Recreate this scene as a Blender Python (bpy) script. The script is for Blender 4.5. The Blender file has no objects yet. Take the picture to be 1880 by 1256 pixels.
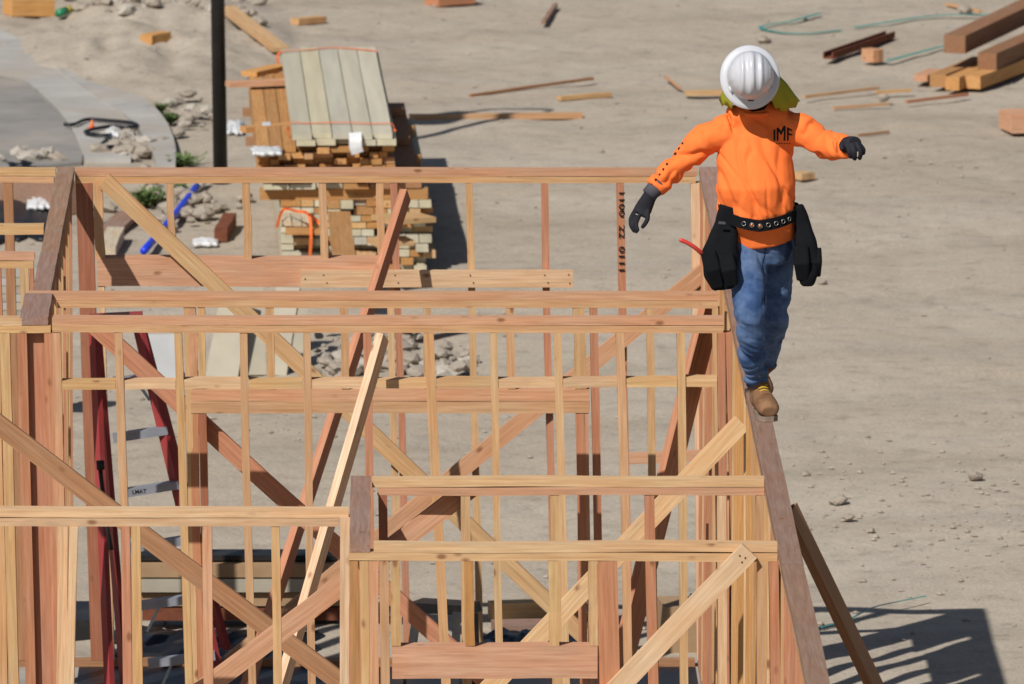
import bpy, bmesh, math, random
from mathutils import Vector, Matrix, noise
from mathutils.bvhtree import BVHTree
R = math.radians
random.seed(7)
scene = bpy.context.scene
C = scene.collection

# ------------------------------------------------------------------ camera
F = 20000.0 / 1880.0            # focal length in picture widths (long telephoto)
H = 2.86                        # top of the framed walls
CZ = 11.16                      # camera height above the ground
cam_d = bpy.data.cameras.new('camera')
cam = bpy.data.objects.new('camera', cam_d); C.objects.link(cam)
cam_d.sensor_width = 36.0; cam_d.lens = 36.0 * F
cam_d.clip_start = 1.0; cam_d.clip_end = 3000.0
PITCH, YAW, ROLL = R(9.0), R(0.72), R(0.12)
CR = Matrix.Rotation(-YAW, 3, 'Z') @ Matrix.Rotation(math.pi / 2 - PITCH, 3, 'X') @ Matrix.Rotation(ROLL, 3, 'Z')
cam.matrix_world = Matrix.Translation((0, 0, CZ)) @ CR.to_4x4()
cam_d.dof.use_dof = True; cam_d.dof.focus_distance = 51.0; cam_d.dof.aperture_fstop = 10.0
scene.camera = cam
scene.render.resolution_x = 1024; scene.render.resolution_y = 684

# ------------------------------------------------------------------ sun and sky
SUN = Vector((0.56, 0.87, -1.0)).normalized()
elev = math.asin(-SUN.z); az = math.atan2(-SUN.x, -SUN.y)
world = bpy.data.worlds.new('World'); scene.world = world; world.use_nodes = True
wn = world.node_tree.nodes; wl = world.node_tree.links
sky = wn.new('ShaderNodeTexSky'); sky.sky_type = 'NISHITA'; sky.sun_disc = False
sky.sun_elevation = elev; sky.sun_rotation = az; sky.air_density = 1.0; sky.dust_density = 1.0
wn['Background'].inputs['Strength'].default_value = 0.05
wl.new(sky.outputs[0], wn['Background'].inputs[0])
sl = bpy.data.lights.new('sun', 'SUN'); sl.energy = 4.7; sl.angle = R(0.53); sl.color = (1.0, 0.955, 0.89)
so = bpy.data.objects.new('sun', sl); C.objects.link(so); so.location = (-20, -10, 60)
so.rotation_euler = SUN.to_track_quat('-Z', 'Y').to_euler()
scene.view_settings.view_transform = 'Standard'; scene.view_settings.look = 'None'
scene.view_settings.exposure = 0.0; scene.view_settings.gamma = 1.0
scene.view_settings.use_curve_mapping = False

# ------------------------------------------------------------------ measuring helpers
def ray(px, py):
    return CR @ Vector(((px - 940.0) / 20000.0, -(py - 628.0) / 20000.0, -1.0))
def P(px, py, Y):               # the point of the upright plane Y seen there
    d = ray(px, py); return Vector((0, 0, CZ)) + d * (Y / d.y)
def G(px, py, z=0.0):           # the point of the level plane z seen there
    d = ray(px, py); return Vector((0, 0, CZ)) + d * ((z - CZ) / d.z)

# ------------------------------------------------------------------ materials
def new_mat(name):
    m = bpy.data.materials.new(name); m.use_nodes = True
    nt = m.node_tree; b = nt.nodes['Principled BSDF']
    return m, nt, b
def N(nt, t, **kw):
    n = nt.nodes.new(t)
    for k, v in kw.items():
        if k in n.inputs: n.inputs[k].default_value = v
        else: setattr(n, k, v)
    return n
def mixc(nt, fac, a, b, mode='MIX'):
    n = nt.nodes.new('ShaderNodeMix'); n.data_type = 'RGBA'; n.blend_type = mode
    for s, v in ((0, fac), (6, a), (7, b)):
        if isinstance(v, (int, float)): n.inputs[s].default_value = v
        elif isinstance(v, tuple): n.inputs[s].default_value = (*v, 1.0) if len(v) == 3 else v
        else: nt.links.new(v, n.inputs[s])
    return n.outputs[2]
def ramp(nt, src, stops):
    r = nt.nodes.new('ShaderNodeValToRGB')
    e = r.color_ramp.elements
    while len(e) < len(stops): e.new(0.5)
    for q, (p, c) in zip(e, stops):
        q.position = p; q.color = (c, c, c, 1) if isinstance(c, (int, float)) else (*c, 1)
    nt.links.new(src, r.inputs[0]); return r.outputs[0]
def mapped(nt, scale, coord='Object', rand=True):
    tc = nt.nodes.new('ShaderNodeTexCoord'); mp = nt.nodes.new('ShaderNodeMapping')
    mp.inputs['Scale'].default_value = scale
    nt.links.new(tc.outputs[coord], mp.inputs['Vector'])
    if rand:
        oi = nt.nodes.new('ShaderNodeObjectInfo')
        ml = nt.nodes.new('ShaderNodeMath'); ml.operation = 'MULTIPLY'; ml.inputs[1].default_value = 57.0
        nt.links.new(oi.outputs['Random'], ml.inputs[0]); nt.links.new(ml.outputs[0], mp.inputs['Location'])
    return mp.outputs[0]
def noise_t(nt, vec, scale, detail=3.0, rough=0.55, dist=0.0):
    n = nt.nodes.new('ShaderNodeTexNoise'); n.inputs['Scale'].default_value = scale
    n.inputs['Detail'].default_value = detail; n.inputs['Roughness'].default_value = rough
    n.inputs['Distortion'].default_value = dist
    nt.links.new(vec, n.inputs['Vector']); return n.outputs[0]
def bump(nt, b, src, strength, dist):
    n = nt.nodes.new('ShaderNodeBump'); n.inputs['Strength'].default_value = strength
    n.inputs['Distance'].default_value = dist
    nt.links.new(src, n.inputs['Height']); nt.links.new(n.outputs[0], b.inputs['Normal'])

def wood_material(worn=False):
    m, nt, b = new_mat('worn_wood' if worn else 'sawn_wood')
    oi = nt.nodes.new('ShaderNodeObjectInfo'); base = oi.outputs['Color']
    if worn: base = mixc(nt, .72, base, (.27, .20, .17))
    v1 = mapped(nt, (2.4, 46, 46))
    g1 = ramp(nt, noise_t(nt, v1, 1.6, 4, 0.6, 0.35), [(0.28, 0.1), (0.70, 1.0)])
    v2 = mapped(nt, (2.6, 8, 8))
    g2 = ramp(nt, noise_t(nt, v2, 1.0, 3, 0.55, 0.6), [(0.32, 0.0), (0.68, 1.0)])
    v3 = mapped(nt, (2.0, 95, 95))
    g3 = noise_t(nt, v3, 1.0, 2, 0.5)
    dark = mixc(nt, 1.0, base, (0.76, 0.68, 0.62), 'MULTIPLY')
    lite = mixc(nt, 1.0, base, (1.10, 1.12, 1.16), 'MULTIPLY')
    col = mixc(nt, g1, dark, lite)
    warm = mixc(nt, 1.0, col, (1.02, 0.90, 0.82), 'MULTIPLY')
    col = mixc(nt, g2, warm, col)
    fine = ramp(nt, g3, [(0.35, 0.92), (0.65, 1.04)])
    col = mixc(nt, 1.0, col, fine, 'MULTIPLY')
    vk = mapped(nt, (6.5, 12, 12))                      # knots
    vo = nt.nodes.new('ShaderNodeTexVoronoi'); vo.inputs['Scale'].default_value = 1.0
    nt.links.new(vk, vo.inputs['Vector'])
    kn = ramp(nt, vo.outputs['Distance'], [(0.085, 0.85), (0.13, 0.45), (0.20, 0.0)])
    gate = ramp(nt, noise_t(nt, mapped(nt, (1.7, 4, 4)), 2.0, 1, 0.5), [(0.52, 0.0), (0.60, 1.0)])
    kn = mixc(nt, 1.0, kn, gate, 'MULTIPLY')
    col = mixc(nt, kn, col, (0.21, 0.09, 0.042))
    vs = mapped(nt, (0.7, 2.2, 2.2))                      # handling dirt
    st = ramp(nt, noise_t(nt, vs, 2.3, 4, 0.7), [(0.60, 0.0), (0.80, 0.42)])
    col = mixc(nt, st, col, (0.24, 0.17, 0.13))
    nt.links.new(col, b.inputs['Base Color'])
    b.inputs['Roughness'].default_value = 0.78; b.inputs['Specular IOR Level'].default_value = 0.2
    bump(nt, b, g1, 0.25, 0.002)
    return m
WOOD = wood_material(); WORN = wood_material(True)

def plain(name, col, rough=0.7, spec=0.3, var=0.15, vscale=18.0, metal=0.0, bmp=0.0, dirt=None):
    m, nt, b = new_mat(name)
    v = mapped(nt, (1, 1, 1))
    n = noise_t(nt, v, vscale, 4, 0.6)
    f = ramp(nt, n, [(0.3, 1.0 - var), (0.7, 1.0 + var * 0.5)])
    c = mixc(nt, 1.0, col, f, 'MULTIPLY')
    if dirt:
        d = ramp(nt, noise_t(nt, v, vscale * 0.35, 5, 0.7), [(0.48, 0.0), (0.7, dirt[1])])
        c = mixc(nt, d, c, dirt[0])
    nt.links.new(c, b.inputs['Base Color'])
    b.inputs['Roughness'].default_value = rough; b.inputs['Specular IOR Level'].default_value = spec
    b.inputs['Metallic'].default_value = metal
    if bmp: bump(nt, b, n, bmp, 0.01)
    return m

def dirt_material():
    m, nt, b = new_mat('dirt')
    v = mapped(nt, (1, 1, 1), 'Object', False)
    big = noise_t(nt, v, 0.22, 5, 0.6)
    col = ramp(nt, big, [(0.30, (0.385, 0.325, 0.255)), (0.55, (0.43, 0.37, 0.297)), (0.75, (0.465, 0.41, 0.34))])
    vs = mapped(nt, (0.35, 1.3, 1), 'Object', False)      # tracked, scraped streaks
    stq = noise_t(nt, vs, 1.1, 5, 0.62, 0.5)
    col = mixc(nt, ramp(nt, stq, [(0.42, 0.0), (0.68, 0.4)]), col, (0.455, 0.405, 0.345))
    col = mixc(nt, ramp(nt, noise_t(nt, vs, 1.3, 5, 0.65, 0.8), [(0.52, 0.0), (0.70, 0.3)]), col, (0.46, 0.36, 0.26))
    wv = nt.nodes.new('ShaderNodeTexWave'); wv.inputs['Scale'].default_value = .16; wv.inputs['Distortion'].default_value = 5.0; wv.inputs['Detail'].default_value = 3.0; wv.inputs['Detail Scale'].default_value = .5
    mp2 = nt.nodes.new('ShaderNodeMapping'); mp2.inputs['Rotation'].default_value = (0, 0, 1.15); nt.links.new(v, mp2.inputs['Vector']); nt.links.new(mp2.outputs[0], wv.inputs['Vector'])
    col = mixc(nt, 1.0, col, ramp(nt, wv.outputs['Fac'], [(.0, .93), (.22, 1.0), (1.0, 1.02)]), 'MULTIPLY')       # old tyre tracks
    med = noise_t(nt, v, 5.0, 6, 0.68)
    col = mixc(nt, 1.0, col, ramp(nt, med, [(0.28, 0.72), (0.45, 0.98), (0.75, 1.10)]), 'MULTIPLY')
    fine = noise_t(nt, v, 38.0, 4, 0.7)
    col = mixc(nt, 1.0, col, ramp(nt, fine, [(0.3, 0.80), (0.7, 1.10)]), 'MULTIPLY')
    nt.links.new(col, b.inputs['Base Color'])
    b.inputs['Roughness'].default_value = 0.95; b.inputs['Specular IOR Level'].default_value = 0.1
    add = nt.nodes.new('ShaderNodeMath'); add.operation = 'ADD'
    nt.links.new(med, add.inputs[0]); nt.links.new(fine, add.inputs[1])
    bump(nt, b, add.outputs[0], 0.42, 0.03)
    return m
DIRT = dirt_material()
CONC = plain('concrete', (0.40, 0.385, 0.36), 0.85, 0.2, 0.2, 2.2, bmp=0.1, dirt=((0.37, 0.315, 0.255), 0.95))
ASPH = plain('old_asphalt', (0.265, 0.25, 0.235), 0.9, 0.2, 0.25, 1.6, bmp=0.1, dirt=((0.38, 0.33, 0.27), 0.9))
SLAB = plain('floor_slab', (0.33, 0.31, 0.28), 0.85, 0.2, 0.25, 2.0, dirt=((0.2, 0.17, 0.14), 0.6))
GRAVEL = plain('gravel', (0.34, 0.295, 0.245), 0.95, 0.1, 0.3, 3.0)
STONE = plain('stone', (0.36, 0.31, 0.255), 0.9, 0.15, 0.28, 9.0, bmp=0.5)
PALE_STONE = plain('pale_stone', (0.44, 0.40, 0.345), 0.9, 0.15, 0.25, 9.0, bmp=0.5)
BLACK_METAL = plain('black_painted_metal', (0.012, 0.012, 0.013), 0.5, 0.4, 0.2, 8, dirt=((0.06, 0.05, 0.042), 0.35))
BLACK_PLASTIC = plain('black_plastic', (0.010, 0.011, 0.015), 0.45, 0.4, 0.3, 6, bmp=0.4)  # also colours the sheets that paint shade near the rear wall
WHITE = plain('white_plastic', (0.60, 0.61, 0.62), 0.5, 0.4, 0.1, 10)
BLUE = plain('blue_plastic', (0.012, 0.045, 0.62), 0.4, 0.4, 0.1, 6)
TEAL = plain('teal_strap', (0.025, 0.30, 0.25), 0.4, 0.5, 0.25, 6)
ORANGE_STRAP = plain('orange_strap', (0.85, 0.17, 0.035), 0.45, 0.4, 0.2, 8)
RUST = plain('rusty_steel', (0.17, 0.055, 0.028), 0.85, 0.3, 0.35, 14, bmp=0.3)
GREEN = plain('weed_leaf', (0.11, 0.165, 0.05), 0.7, 0.3, 0.35, 14)
PAPER = plain('white_wrap', (0.70, 0.71, 0.72), 0.7, 0.2, 0.12, 12)
CARD = plain('cardboard', (0.36, 0.235, 0.135), 0.85, 0.15, 0.15, 7)
LADDER_RED = plain('red_fibreglass', (0.31, 0.04, 0.04), 0.5, 0.4, 0.18, 6, dirt=((0.26, 0.08, 0.08), 0.5))
ALU = plain('dull_aluminium', (0.30, 0.32, 0.37), 0.45, 0.5, 0.2, 9, metal=0.35)
ALU_LIGHT = plain('pale_aluminium', (0.38, 0.50, 0.58), 0.4, 0.5, 0.15, 9, metal=0.3)
INK = plain('black_marker', (0.012, 0.011, 0.012), 0.7, 0.2, 0.1, 10)
def primed():
    m, nt, b = new_mat('primed_board'); vv = mapped(nt, (.5, 9, 9)); oi = nt.nodes.new('ShaderNodeObjectInfo')
    c = mixc(nt, 1.0, oi.outputs['Color'], ramp(nt, noise_t(nt, vv, 1.5, 3, .5), [(.3, .86), (.7, 1.06)]), 'MULTIPLY')
    nt.links.new(c, b.inputs['Base Color']); b.inputs['Roughness'].default_value = .8; b.inputs['Specular IOR Level'].default_value = .15; return m
PRIMED = primed()
CREAM_M = plain('cream_panel', (0.37, 0.335, 0.265), 0.75, 0.25, 0.16, 3.0, dirt=((0.42, 0.36, 0.26), 0.5))

COL = dict(pale=(.61, .43, .25), bright=(.66, .49, .315), yellow=(.545, .37, .19), tan=(.53, .335, .18), pink=(.55, .325, .20),
           red=(.46, .225, .13), deep=(.35, .15, .085), brown=(.345, .195, .11), weather=(.29, .195, .145), plum=(.32, .215, .17),
           cream=(.53, .485, .36), greeny=(.48, .445, .34), orange=(.54, .305, .12), amber=(.43, .24, .095))

# ------------------------------------------------------------------ building blocks
def tag(o, label=None, cat=None, group=None, kind=None):
    if label: o['label'] = label
    if cat: o['category'] = cat
    if group: o['group'] = group
    if kind: o['kind'] = kind
    return o
def empty(name, loc, label=None, cat=None, group=None):
    o = bpy.data.objects.new(name, None); C.objects.link(o); o.location = loc; o.empty_display_size = 0.1
    return tag(o, label, cat, group)
def link(name, me, mat=None, parent=None, M=None, smooth=False):
    if mat and not me.materials: me.materials.append(mat)
    o = bpy.data.objects.new(name, me); C.objects.link(o)
    M = M or Matrix.Identity(4)
    if parent:
        o.parent = parent
        o.matrix_local = Matrix.Translation(-absloc(parent)) @ M if parent.type == 'EMPTY' else parent_matrix(parent).inverted() @ M
    else: o.matrix_local = M
    o['_m'] = [c for row in M for c in row]
    if smooth:
        for p in me.polygons: p.use_smooth = True
    return o
def absloc(e): return Vector(e.location) if not e.parent else absloc(e.parent) + Vector(e.location)
def parent_matrix(o):
    v = list(o['_m']); return Matrix([v[0:4], v[4:8], v[8:12], v[12:16]])
def mesh_from(verts, faces, name='mesh'):
    me = bpy.data.meshes.new(name); me.from_pydata([tuple(v) for v in verts], [], faces); me.update()
    return me
def frame(p0, p1, n):
    x = (p1 - p0).normalized(); z = (n - x * n.dot(x)).normalized(); y = z.cross(x)
    return x, y, z
def board_mesh(L, w, t, warp=0.0022, seg=7, rough=0.0006):
    vs, fs = [], []
    sx, sy = random.uniform(0, 50), random.uniform(0, 50)
    for i in range(seg + 1):
        f = i / seg; x = (f - 0.5) * L
        oy = warp * 2 * (noise.noise((f * 2.2 + sx, 0, 1))) ; oz = warp * 1.6 * noise.noise((f * 2.2 + sy, 3, 7))
        for a, c in ((-1, -1), (1, -1), (1, 1), (-1, 1)):
            e = rough * random.uniform(-1, 1)
            vs.append((x, a * w / 2 + oy + e, c * t / 2 + oz + e))
    for i in range(seg):
        for k in range(4):
            a, b = i * 4 + k, i * 4 + (k + 1) % 4
            fs.append((a, b, b + 4, a + 4))
    fs.append((3, 2, 1, 0)); q = seg * 4; fs.append((q, q + 1, q + 2, q + 3))
    return mesh_from(vs, fs, 'board')
def board(name, p0, p1, w, t, col='tan', n=Vector((0, 1, 0)), parent=None, mat=None, front=True, warp=0.0022, seg=7):
    """A sawn board from p0 to p1; w is its breadth across n, t its thickness along n; p0/p1 lie on its near face when front."""
    p0, p1 = Vector(p0), Vector(p1); n = Vector(n)
    x, y, z = frame(p0, p1, n)
    L = (p1 - p0).length
    c = (p0 + p1) / 2 + (z * t / 2 if front else Vector())
    M = Matrix((( x.x, y.x, z.x, c.x), (x.y, y.y, z.y, c.y), (x.z, y.z, z.z, c.z), (0, 0, 0, 1)))
    o = link(name, board_mesh(L, w, t, warp, seg), mat or WOOD, parent, M)
    k = COL[col] if isinstance(col, str) else col
    j = random.uniform(0.92, 1.07); h = random.uniform(-0.035, 0.035)
    o.color = (min(k[0] * j * (1 + h * .4), .9), k[1] * j, k[2] * j * (1 - h * 2), 1)
    return o
def box_mesh(sx, sy, sz):
    vs = [(x * sx / 2, y * sy / 2, z * sz / 2) for z in (-1, 1) for y in (-1, 1) for x in (-1, 1)]
    return mesh_from(vs, [(0, 2, 3, 1), (4, 5, 7, 6), (0, 1, 5, 4), (2, 6, 7, 3), (0, 4, 6, 2), (1, 3, 7, 5)])
def box(name, c, size, mat, parent=None, rz=0.0, rot=None):
    M = Matrix.Translation(c) @ (rot.to_4x4() if rot else Matrix.Rotation(rz, 4, 'Z'))
    return link(name, box_mesh(*size), mat, parent, M)
def tube_data(pts, radii, seg=12, side=None, cap=True, sq=1.0):
    vs, fs = [], []; n = len(pts); prev = None
    for i, p in enumerate(pts):
        p = Vector(p)
        t = (Vector(pts[min(i + 1, n - 1)]) - Vector(pts[max(i - 1, 0)])).normalized()
        s = Vector(side) if side is not None else (prev if prev is not None else (Vector((1, 0, 0)) if abs(t.x) < .8 else Vector((0, 0, 1))))
        s = (s - t * s.dot(t)).normalized(); prev = s; u = t.cross(s)
        r = radii[i] if isinstance(radii, (list, tuple)) else radii
        a, b = r if isinstance(r, (tuple, list)) else (r, r)
        for k in range(seg):
            th = 2 * math.pi * k / seg
            cc, ss = math.cos(th), math.sin(th)
            vs.append(p + s * (a * math.copysign(abs(cc) ** sq, cc)) + u * (b * math.copysign(abs(ss) ** sq, ss)))
    for i in range(n - 1):
        for k in range(seg):
            a, b = i * seg + k, i * seg + (k + 1) % seg
            fs.append((a, b, b + seg, a + seg))
    if cap:
        fs.append(tuple(reversed(range(seg)))); fs.append(tuple((n - 1) * seg + k for k in range(seg)))
    return vs, fs
def merge(*parts):
    vs, fs = [], []
    for v, f in parts:
        o = len(vs); vs += list(v); fs += [tuple(i + o for i in q) for q in f]
    return vs, fs
def obj(name, data, mat, parent=None, origin=None, smooth=False):
    o0 = Vector(origin) if origin is not None else Vector(data[0][0])
    me = mesh_from([Vector(v) - o0 for v in data[0]], data[1])
    return link(name, me, mat, parent, Matrix.Translation(o0), smooth)
def tube(name, pts, radii, mat, parent=None, seg=10, side=None):
    return obj(name, tube_data(pts, radii, seg, side), mat, parent, pts[0], True)
def smooth_path(pts, n=6):
    out = []
    for i in range(len(pts) - 1):
        p0 = Vector(pts[max(i - 1, 0)]); p1 = Vector(pts[i]); p2 = Vector(pts[i + 1]); p3 = Vector(pts[min(i + 2, len(pts) - 1)])
        for k in range(n):
            t = k / n
            out.append(0.5 * ((2 * p1) + (p2 - p0) * t + (2 * p0 - 5 * p1 + 4 * p2 - p3) * t * t + (3 * p1 - p0 - 3 * p2 + p3) * t ** 3))
    out.append(Vector(pts[-1])); return out
def text_mesh(body, size, bold=.012):
    cu = bpy.data.curves.new('letters', 'FONT'); cu.body = body; cu.size = size; cu.resolution_u = 3
    cu.align_x = 'CENTER'; cu.align_y = 'CENTER'; cu.extrude = 0.0; cu.offset = size * bold
    t = bpy.data.objects.new('letters', cu); C.objects.link(t)
    dg = bpy.context.evaluated_depsgraph_get()
    me = bpy.data.meshes.new_from_object(t.evaluated_get(dg))
    bpy.data.objects.remove(t); me.materials.clear()
    return me

# ------------------------------------------------------------------ ground
def ground_h(x, y):
    v = Vector((x * .35, y * .35, 0.3))
    h = 0.05 * noise.noise(v) + 0.03 * noise.noise(v * 3.1) + 0.012 * noise.noise(v * 9.0)
    rough = max(0.0, noise.noise(Vector((x * .5 + 7, y * .22, 2)))) * 1.6 + max(0.0, min(1.0, (y - 80) / 5)) * max(0.0, min(1.0, (-x) / 1.0)) * 1.2
    h += rough * (.020 * noise.noise(v * 17.0) + .016 * abs(noise.noise(v * 31.0)))
    m = max(0.0, 1 - ((x + 1.75) / 1.1) ** 2 - ((y - 85.6) / 3.2) ** 2)      # spoil heap by the road
    h += 0.16 * m * (1 + .9 * noise.noise(Vector((x * 2.2, y * 1.4, 4))) + .35 * noise.noise(Vector((x * 6, y * 4, 9))))
    if -1.0 < x < 2.6 and 59 < y < 70: pass
    flat = min(1.0, max(0.0, (y - 58.9) / 1.0)) if x < 2.1 else 1.0
    return h * flat - 0.012
gx = [-400, -120, -40, -14] + [-6 + .05 * i for i in range(250)] + [12, 40, 120, 400]
gy = [-60, 10, 30, 42] + [50 + .1 * i for i in range(440)] + [98, 120, 200, 500, 1500]
gv = [(x, y, ground_h(x, y) if (-6.5 < x < 6.6 and 50 < y < 94) else -0.012) for y in gy for x in gx]
nx = len(gx)
gf = [(j * nx + i, j * nx + i + 1, (j + 1) * nx + i + 1, (j + 1) * nx + i) for j in range(len(gy) - 1) for i in range(nx - 1)]
g = link('ground', mesh_from(gv, gf), DIRT, smooth=True); tag(g, kind='structure')

def sheet(name, pts, z, mat, th=0.03):
    top = [Vector((p.x, p.y, z)) for p in pts]; bot = [Vector((p.x, p.y, z - th - .15)) for p in pts]; n = len(pts)
    fs = [tuple(range(n))] + [(i, i + n, (i + 1) % n + n, (i + 1) % n) for i in range(n)]
    o = obj(name, (top + bot, fs), mat); tag(o, kind='structure'); return o
def gp(*l): return [G(x, y) for x, y in l]
def curve2(l, n=5): return [(p.x, p.y) for p in smooth_path([(x, y, 0) for x, y in l], n)]
road = curve2([(-160, 118), (20, 150), (80, 190), (125, 240), (152, 285)]) + [(150, 305), (-160, 330)]
sheet('road', list(reversed(gp(*road))), 0.028, ASPH)
apron = curve2([(-160, 20), (0, 62), (90, 118), (175, 178), (232, 226), (248, 262)]) + [(240, 300)] + list(reversed(curve2([(-160, 114), (22, 147), (83, 187), (128, 238), (156, 300)])))
sheet('concrete_apron', list(reversed(gp(*apron))), 0.036, CONC)
kerb = curve2([(100, 126), (160, 160), (225, 178), (272, 198), (306, 236), (322, 280), (322, 318)]) + list(reversed(curve2([(100, 131), (170, 182), (236, 226), (262, 258), (284, 300), (286, 318)])))
sheet('kerb', list(reversed(gp(*kerb))), 0.052, CONC)

slab_v = [(-7.5, 40.0), (1.86, 40.0), (1.86, 58.62), (-7.5, 58.62)]
sheet('floor_slab', [Vector((x, y, 0)) for x, y in slab_v], 0.12, SLAB, 0.1)

# ------------------------------------------------------------------ stud walls
FLOOR = 0.12
def wall(Y, label):
    w = empty('stud_frame', P(700, 600, Y) * 0 + Vector((0, Y, FLOOR)), label, 'wall frame', 'framed stud walls'); w['Y'] = Y
    return w
def plate(w, x0, x1, level, col, y_ref=600, dY=0.0, t=.089, name='top_plate'):
    """level 0 = upper plate, 1 = lower plate; px limits at the wall's plane."""
    Y = w['Y'] + dY; h = .0365
    z = H - .019 - level * .0385
    X0 = P(x0, 600, Y).x; X1 = P(x1, 600, Y).x
    o = board(name, (X0, Y, z), (X1, Y, z), h, t, col, parent=w, seg=18, warp=.003)
    if level == 0:                       # trodden, sun-greyed upper side
        o.data.materials.append(WORN)
        for p in o.data.polygons:
            if (o.matrix_local.to_3x3() @ p.normal).z > .9: p.material_index = 1
    return o
def stud(w, x1, y1, x2, y2, col='tan', wd=.038, top=None, bot=None, dY=0.0, t=.089, name='stud'):
    Y = w['Y'] + dY
    a, b = P(x1, y1, Y), P(x2, y2, Y)
    zt = H - .0765 if top is None else P(x1, top, Y).z
    zb = FLOOR + .038 if bot is None else P(x1, bot, Y).z
    k = (b.x - a.x) / (b.z - a.z)
    return board(name, (a.x + k * (zt - a.z), Y, zt), (a.x + k * (zb - a.z), Y, zb), wd, t, col, parent=w, seg=10, warp=.0035)
def hboard(w, name, x0, x1, y0, y1, col, t=.089, dY=0.0, seg=10):
    Y = w['Y'] + dY
    a, b = P(x0, (y0 + y1) / 2, Y), P(x1, (y0 + y1) / 2, Y); z = (a.z + b.z) / 2
    hh = abs(P(x0, y0, Y).z - P(x0, y1, Y).z)
    return board(name, (a.x, Y, z), (b.x, Y, z), hh, t, col, parent=w, seg=seg)
def sole(w, x0, x1):
    Y = w['Y']
    board('sole_plate', (P(x0, 600, Y).x, Y, FLOOR + .019), (P(x1, 600, Y).x, Y, FLOOR + .019), .036, .089, 'brown', parent=w)

XLc = G(121, 311, H).x; XL0, XL1 = XLc - .0445, XLc + .0445      # left depth-wise wall
XRc = (G(1297, 305, H).x + G(1401, 768, H).x) / 2; XR0, XR1 = XRc - .0445, XRc + .0445        # right depth-wise wall

def WP(y): return G(900, y, H).y          # where the wall-top level is seen at that height
# rear wall
K = wall(WP(311), 'rearmost stud wall with a long solid header and writing on one stud')
plate(K, 139, 1279, 0, 'pink'); plate(K, 139, 1276, 1, 'tan')
plate(K, -160, 103, 0, 'yellow'); plate(K, -160, 100, 1, 'tan'); sole(K, -160, 1279)
stud(K, 154, 342, 166, 720, 'deep', .088)
stud(K, 179, 342, 184, 480, 'tan', .050, bot=478)
stud(K, 312, 342, 317, 480, 'tan', bot=478); stud(K, 452, 342, 456, 480, 'tan', .042, bot=478)
stud(K, 591, 342, 596, 480, 'tan', .042, bot=478); stud(K, 697, 342, 701, 478, 'tan', .04, bot=478)
stud(K, 724, 342, 736, 760, 'red', .038); stud(K, 716, 530, 722, 760, 'yellow', .036, top=527)
stud(K, 186, 530, 198, 1000, 'pale', .034, top=527)
stud(K, 862, 342, 871, 760, 'yellow'); stud(K, 1000, 342, 1009, 760, 'red', .039)
wr = stud(K, 1139, 342, 1143, 560, 'red', .041); stud(K, 1276, 342, 1281, 700, 'bright', .048, dY=-.004)
hboard(K, 'header', 178, 714, 475, 526, 'pink', .13, -.004)
hboard(K, 'nailed_plank', 552, 1052, 497, 528, 'pale', .036, -.04)
stud(K, -60, 342, -55, 480, 'tan'); stud(K, 14, 342, 18, 480, 'brown', .05)
# marker writing on one stud
tm = text_mesh('1100  22  0111', .075)
tp = P(1141, 425, K['Y'])
for v in tm.vertices:
    v.co.x *= 0.80
M = Matrix.Translation((tp.x, K['Y'] - .0055, tp.z)) @ Matrix(((0, 1, 0, 0), (0, 0, 1, 0), (-1, 0, 0, 0), (0, 0, 0, 1))).transposed().inverted()
# letters read downwards: text x -> -z, text y -> +x
M = Matrix(((0, 1, 0, tp.x), (0, 0, 1, K['Y'] - .0065), (-1, 0, 0, tp.z), (0, 0, 0, 1)))
tm.transform(Matrix.Scale(0.43 / max(0.01, max(v.co.x for v in tm.vertices) - min(v.co.x for v in tm.vertices)), 4, (1, 0, 0)))
tm.transform(Matrix.Scale(0.034 / max(0.01, max(v.co.y for v in tm.vertices) - min(v.co.y for v in tm.vertices)), 4, (0, 1, 0)))
link('marker_writing', tm, INK, K, M)

# second wall with the doorway header
A = wall(WP(538.5), 'stud wall with a wide doorway header resting on trimmer posts')
plate(A, 52, 1320, 0, 'pink'); plate(A, 105, 1318, 1, 'tan'); sole(A, 105, 345); sole(A, 1090, 1320)
for x1, x2, c in ((495, 497, 'tan'), (632, 634, 'tan'), (784, 786, 'yellow'), (936, 938, 'tan')):
    stud(A, x1, 570, x2, 690, c, .040, bot=714)
stud(A, 353, 570, 356, 690, 'pink', .040, bot=714); stud(A, 369, 570, 371, 690, 'yellow', .036, bot=714)
stud(A, 343, 570, 348, 800, 'yellow', .034); stud(A, 357, 765, 362, 1000, 'red', .040, top=760); stud(A, 372, 765, 377, 1000, 'deep', .038, top=760)
hboard(A, 'header', 350, 1083, 715, 736.3, 'pink', .10); hboard(A, 'header', 350, 1083, 736.9, 759, 'tan', .10)
stud(A, 1063, 570, 1066, 700, 'yellow', .060, bot=714); stud(A, 1090, 570, 1098, 1000, 'red', .040)
stud(A, 1065, 765, 1069, 1000, 'red', .042, top=760); stud(A, 1077, 765, 1081, 1000, 'pink', .022, top=760)
stud(A, 1192, 570, 1197, 860, 'yellow'); stud(A, 1314, 570, 1318, 860, 'yellow', .030)

def nails(w, pts, dY):
    for x, y in pts:
        p = P(x, y, w['Y'] + dY); tube('nail_head', [p - Vector((0, .004, 0)), p + Vector((0, .004, 0))], .0038, BLACK_METAL, w, 6)
nails(K, [(x + a, y) for x in (597, 728, 866, 1003) for a, y in ((-3, 505), (3, 519))] + [(1044, 504), (1046, 520), (560, 512)], -.041)
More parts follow.
